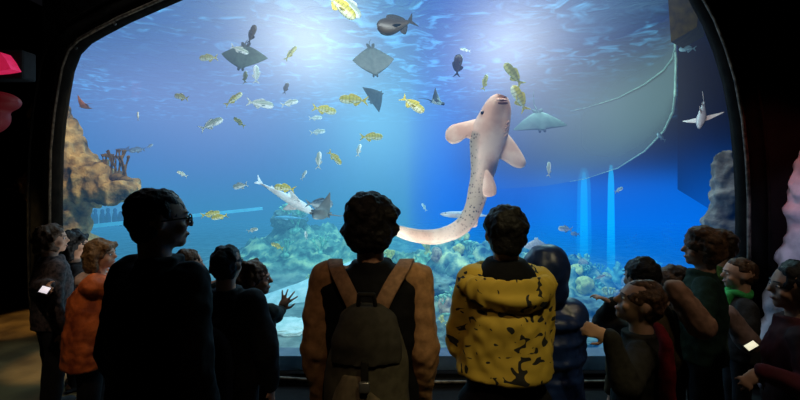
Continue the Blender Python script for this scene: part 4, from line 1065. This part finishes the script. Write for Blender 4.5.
# --- small child behind the man
person(189, 250, 2.75, .195, 'small child half hidden behind the man, reaching an arm to the glass', yaw=-50, hyaw=-70, sw=.25, top=(.02, .018, .018), garment='vest', sleeves=cloth((.50, .30, .2), 'bare_tone_sleeve'), hairm=H_BROWN, vs=.0085, seed=15, R=dict(to=at(219, 283, 2.95), pole=(.2, -.2, -1), fd=(1, .3, .15)))

# --- left group
girl = person(101, 240, 2.75, .19, 'girl with a brown bob in an orange coat over a pale top', yaw=-65, hyaw=-80, sw=.28, top_m=surf('orange_coat', (.62, .14, .03), (.22, .04, .01), 12, .6, 1), hair='bob', hairm=H_LIGHT, girth=1.35, vs=.009, seed=17, garment='coat', topinf=.04, hem=.42, collar=False, lean=.05,
              L=dict(to=at(109, 290, 2.6), pole=(-.5, -.6, -1)), R=dict(to=at(114, 288, 2.7), pole=(.5, -.4, -1)))
bm = bmesh.new(); z = girl['zs']; ell(bm, (-.03, .0, z - .01), (.15, .10, .06)); ell(bm, (.0, .07, z - .09), (.09, .06, .10)); ell(bm, (-.12, 0, z - .06), (.06, .07, .08)); link_bm('shawl', voxel(bm, .009, 3, .01, 14, 3), cloth((.62, .45, .38), 'pale_shawl', 30), girl['o'])
person(75, 232, 3.25, .205, 'child with dark hair in two buns and black clothes beside the orange coat', yaw=-50, hyaw=-70, sw=.27, hair='buns', vs=.011, seed=19, top=(.014, .012, .013))
bwm = surf('speckled_jacket', (.07, .05, .05), (.008, .008, .01), 45, .8, .3)
wb = person(52, 225, 2.85, .19, 'person with brown curls and a speckled dark jacket at the left frame', yaw=-40, hyaw=-60, sw=.27, hair='curly', hairm=H_BROWN, vs=.010, seed=21, top_m=bwm, L=dict(to=at(47, 292, 2.55), pole=(-.6, -.5, -1)), curlL=.9)
# phone
ph = empty('phone', at(45, 290, 2.52)); tag(ph, 'small phone with a bright screen held low at the left frame', 'phone'); ph.rotation_euler = (math.radians(-35), math.radians(15), 0); ph.scale = (.8, .8, .8)
bm = bmesh.new(); box(bm, (-.036, -.004, -.028), (.036, .004, .028), .003); link_bm('case', bm, surf('phone_case', (.02, .02, .02), None, 9, .4, 0), ph)
bm = bmesh.new(); box(bm, (-.032, -.0055, -.024), (.032, -.0042, .024)); link_bm('screen', bm, surf('phone_screen', (.8, .75, .8), None, 30, .4, 0, emis=(.8, .72, .78), es=.9), ph)
# far hall walkers
person(11, 176, 7.4, .23, 'dim adult in dark clothes walking far off in the hall, nearer the frame edge', yaw=60, sw=.44, vs=.02, seed=23, top=(.02, .02, .022), pants=(.012, .012, .014))
person(28, 182, 8.8, .23, 'dim adult in dark clothes far off in the hall behind the first walker', yaw=-60, sw=.44, vs=.02, seed=25, top=(.018, .016, .016), pants=(.012, .012, .012), hair='long')

# --- right group
boyp = person(640, 279, 1.85, .205, 'boy with light brown hair looking up and pointing at the tank', yaw=62, hyaw=72, hpitch=14, sw=.28, top=(.022, .020, .016), hair='crop', hairm=hair_mat((.13, .065, .03)), girth=1.15, vs=.0075, seed=27, topinf=.025,
              R=dict(to=at(595, 295, 2.05), pole=(.2, -.1, -1), fd=(-.8, .1, .35), pn=(0, 0, -1)), L=dict(to=at(586, 328, 1.66), pole=(-.4, -.2, -1), fd=(-.9, .2, .3)), curlR=.9, curlL=.9)
bm = bmesh.new(); chain(bm, [V((-.11, -.06, 1.0)), V((-.15, -.085, .95)), V((-.165, -.09, .85)), V((-.155, -.09, .70))], [.018, .026, .03, .03]); link_bm('red_strap', voxel(bm, .008, 2, .006, 20, 2), cloth((.16, .008, .012), 'red_panel'), boyp['o'])
person(641, 258, 2.15, .20, 'dark haired child hidden behind the pointing boy', yaw=10, hyaw=15, sw=.27, vs=.011, seed=29, top=(.07, .05, .02), pants=(.01, .01, .01))
person(671, 266, 2.45, .212, 'child with round dark hair standing right of the pointing boy', yaw=25, hyaw=35, sw=.27, vs=.011, seed=31, hairm=H_BROWN, top=(.012, .014, .012), L=dict(to=at(655, 325, 2.2), pole=(-.5, -.3, -1)))
bushy = person(703, 229, 2.3, .205, 'tall boy with bushy brown hair and tan sleeves facing left', yaw=60, hyaw=68, sw=.29, vs=.0085, seed=33, hair='full', hairm=hair_mat((.11, .055, .025)), top=(.010, .030, .020),
       L=dict(to=at(657, 302, 2.12), pole=(-.75, .1, -.8), fd=(-.8, .1, -.6)), R=dict(to=at(664, 300, 2.35), pole=(1, -.2, -.2), fd=(-.8, 0, -.5)))
for key in ('AL', 'AR'):
    A_ = bushy[key]; bm = bmesh.new(); chain(bm, [A_[1].lerp(A_[2], .02), A_[1].lerp(A_[2], .5), A_[2]], [.070, .062, .054]); link_bm('cuff_sleeve', voxel(bm, .008, 2, .008, 25, 3), cloth((.36, .20, .13), 'tan_sleeve', 30), bushy['o'])
person(719, 230, 2.85, .215, 'boy in a green jacket standing behind the bushy haired boy', yaw=35, hyaw=45, sw=.28, vs=.011, seed=35, top=(.06, .13, .03), hairm=H_BROWN)
q = person(739, 258, 2.55, .19, 'small boy with a bright green scarf facing left', yaw=70, hyaw=72, sw=.26, vs=.0085, seed=37, top=(.03, .03, .03), hair='crop', hairm=H_BROWN, L=dict(to=at(716, 318, 2.4), pole=(-.3, -.3, -1)))
A_ = q['AL']; bm = bmesh.new(); chain(bm, [A_[1], A_[2]], [.062, .050]); link_bm('cuff_sleeve', voxel(bm, .008, 2, .008, 25, 3), cloth((.24, .16, .14), 'mauve_sleeve', 30), q['o'])
bm = bmesh.new(); z = q['zs']; hs = [V((.055 * math.cos(a), .005 + .055 * math.sin(a), z + .035 + .008 * math.sin(3 * a))) for a in [math.pi * 2 * i / 14 for i in range(15)]]; chain(bm, hs, [.022] * 15, 8); capsule(bm, (-.04, .06, z + .02), (-.06, .11, z - .12), .025, .018); link_bm('scarf', voxel(bm, .008, 2, .008, 20, 1), cloth((.05, .42, .10), 'green_scarf', 40), q['o'])
person(796, 263, 1.85, .21, 'dark haired person in a black and dark red top cut off by the right edge', yaw=55, hyaw=70, sw=.33, vs=.009, seed=39, hair='short', girth=1.15, top_m=surf('black_red_top', (.10, .006, .010), (.006, .005, .006), 4, .8, .3), L=dict(to=at(742, 385, 1.75), pole=(-.6, -.3, -1)))
# bright object near the right
ph = empty('phone', at(751, 346, 2.3)); tag(ph, 'small phone with a lit screen held low under the green scarf boy', 'phone'); ph.rotation_euler = (math.radians(-50), math.radians(-30), 0)
bm = bmesh.new(); box(bm, (-.036, -.004, -.022), (.036, .004, .022), .003); link_bm('case', bm, surf('phone_case', (.02, .02, .02), None, 9, .4, 0), ph)
bm = bmesh.new(); box(bm, (-.030, -.0055, -.016), (.030, -.0042, .016)); link_bm('screen', bm, surf('phone_screen', (.9, .85, .7), None, 30, .4, 0, emis=(.9, .85, .6), es=.9), ph)

# ------------------------------------------------------------------ hall dressing
# lit rock pillar at right edge
bm = bmesh.new()
for px, py, r_ in ((804, 150, .10), (800, 165, .14), (797, 190, .16), (796, 215, .16), (795, 240, .17), (793, 262, .19), (791, 285, .21), (788, 310, .25), (786, 340, .28), (786, 375, .30), (812, 120, .1)):
    ell(bm, at(px + 13, py, 2.9), (r_ * .78, r_ * .8, r_))
tag(link_bm('rock_pillar', voxel(bm, .02, 3, .03, 6, 4, .02, 15), surf('pale_pillar_rock', (.6, .52, .55), (.35, .3, .33), 7, .85, .6, bdist=.03)), 'pale rock pillar lit red and lilac at the right edge', 'rock pillar')
# red glowing sign pieces at left edge
rs = empty('red_lamp', at(0, 62, 3.6)); tag(rs, 'pink glowing wedge shaped lamp high at the left edge', 'lamp')
bm = bmesh.new(); rings_to_bm(bm, [[at(x, y, 3.6) - rs.location + V((0, d_, 0)) for x, y in ((-12, 50), (0, 52), (6, 60), (11, 69), (0, 71), (-12, 72))] for d_ in (0, .1)])
link_bm('diffuser', bm, surf('pink_glow', (.8, .05, .2), (.5, .02, .1), 20, .5, 0, emis=(.7, .015, .08), es=.55), rs, smooth=False)
bm = bmesh.new(); box(bm, (-.35, .1, -.12), (.10, .25, .14), .02); link_bm('housing', bm, wall_m, rs, smooth=False)
bm = bmesh.new(); ell(bm, at(-8, 102, 3.7), (.24, .15, .10)); ell(bm, at(-20, 118, 3.7), (.25, .15, .16)); 
tag(link_bm('red_screen', voxel(bm, .02, 4), surf('dark_red_glow', (.12, .004, .006), None, 3, .6, 0, emis=(.30, .003, .010), es=.06)), 'dark red softly glowing rounded shape at the left edge', 'lamp')

# ------------------------------------------------------------------ lights
def area(name, loc, target, size, power, col, sy=None):
    l = bpy.data.lights.new(name, 'AREA'); l.energy = power; l.color = col; l.size = size
    if sy: l.shape = 'RECTANGLE'; l.size_y = sy
    o = bpy.data.objects.new(name, l); COL.objects.link(o); o.location = loc
    o.rotation_euler = (V(target) - V(loc)).to_track_quat('-Z', 'Y').to_euler(); return o
def spot(name, loc, target, ang, power, col, blend=.6, rad=.05):
    l = bpy.data.lights.new(name, 'SPOT'); l.energy = power; l.color = col; l.spot_size = math.radians(ang); l.spot_blend = blend; l.shadow_soft_size = rad
    o = bpy.data.objects.new(name, l); COL.objects.link(o); o.location = loc
    o.rotation_euler = (V(target) - V(loc)).to_track_quat('-Z', 'Y').to_euler(); return o
# tank lights: lamps near the top, and added fills noted below
area('tank_light', (0, 3.5, 4.2), (.0, 6.5, .6), 4.5, 110, (1, .97, .92), .3)
spot('shark_fill', (1.3, 3.5, 3.9), at(487, 150, 4.2), 50, 130, (1, .92, .82), rad=.12)  # added narrow light to brighten the shark
spot('shark_fill', (-.3, 3.4, 1.0), at(480, 160, 4.2), 60, 28, (1, .9, .8), rad=.12)  # added low fill for the shark's belly
area('tank_light', (-1.6, 7, 4.2), (-1.6, 8, 0), 2.0, 110, (.75, .95, 1))
area('tank_light', (2.2, 6.5, 4.2), (2.0, 7.4, 0), 2.0, 210, (.65, 1, .9))
area('tank_light', (-2.2, 10, 4.2), (-2.3, 10, 0), 2.0, 190, (.6, .95, 1))
spot('ledge_lamp', (-2.0, 3.7, 3.9), (-3.9, 5.2, 1.8), 50, 620, (1, .68, .32), rad=.1)
spot('corner_lamp', (2.6, 3.7, 3.6), (2.75, 3.8, 1.5), 50, 30, (1, .9, .8), rad=.1)
area('tank_light', (-.6, 3.45, .35), (-.9, 5.6, 2.3), 3.0, 45, (1, .98, .92), .25)  # added low fill behind the glass to brighten fish bellies
area('shade_panel_fill', (5.6, 6.4, -.1), (6.4, 8.6, .3), 1.4, 60, (.1, .35, 1))  # added blue light so the dark panel fades from blue upwards
# hall lights
spot('hall_lamp', (.9, .1, 3.6), (.42, 1.6, 1.1), 26, 95, (1, .86, .45), rad=.05)
spot('hall_lamp', (-.2, -.2, 3.4), (-.12, 1.6, .95), 26, 30, (1, .68, .42), rad=.05)
spot('floor_lamp_beam', (-4.0, 2.6, 4.6), (-4.15, 4.75, 0), 14, 900, (1, .68, .28), rad=.04)
spot('floor_lamp_beam', (-2.9, 2.0, 4.6), (-2.95, 3.75, 0), 12, 650, (1, .75, .36), rad=.03)
spot('coat_lamp', (-1.4, 1.2, 3.4), (-2.0, 2.75, .75), 18, 80, (1, .74, .5), rad=.04)
spot('right_lamp', (2.0, .6, 3.6), (1.45, 2.2, .95), 38, 48, (1, .78, .55), rad=.05)
spot('pillar_red', (1.9, 2.2, 3.4), (2.85, 2.9, 1.8), 24, 70, (1, .16, .12), rad=.03)
spot('pillar_lilac', (1.7, 1.9, 1.5), (2.80, 2.85, 1.3), 34, 26, (.6, .62, 1), rad=.03)
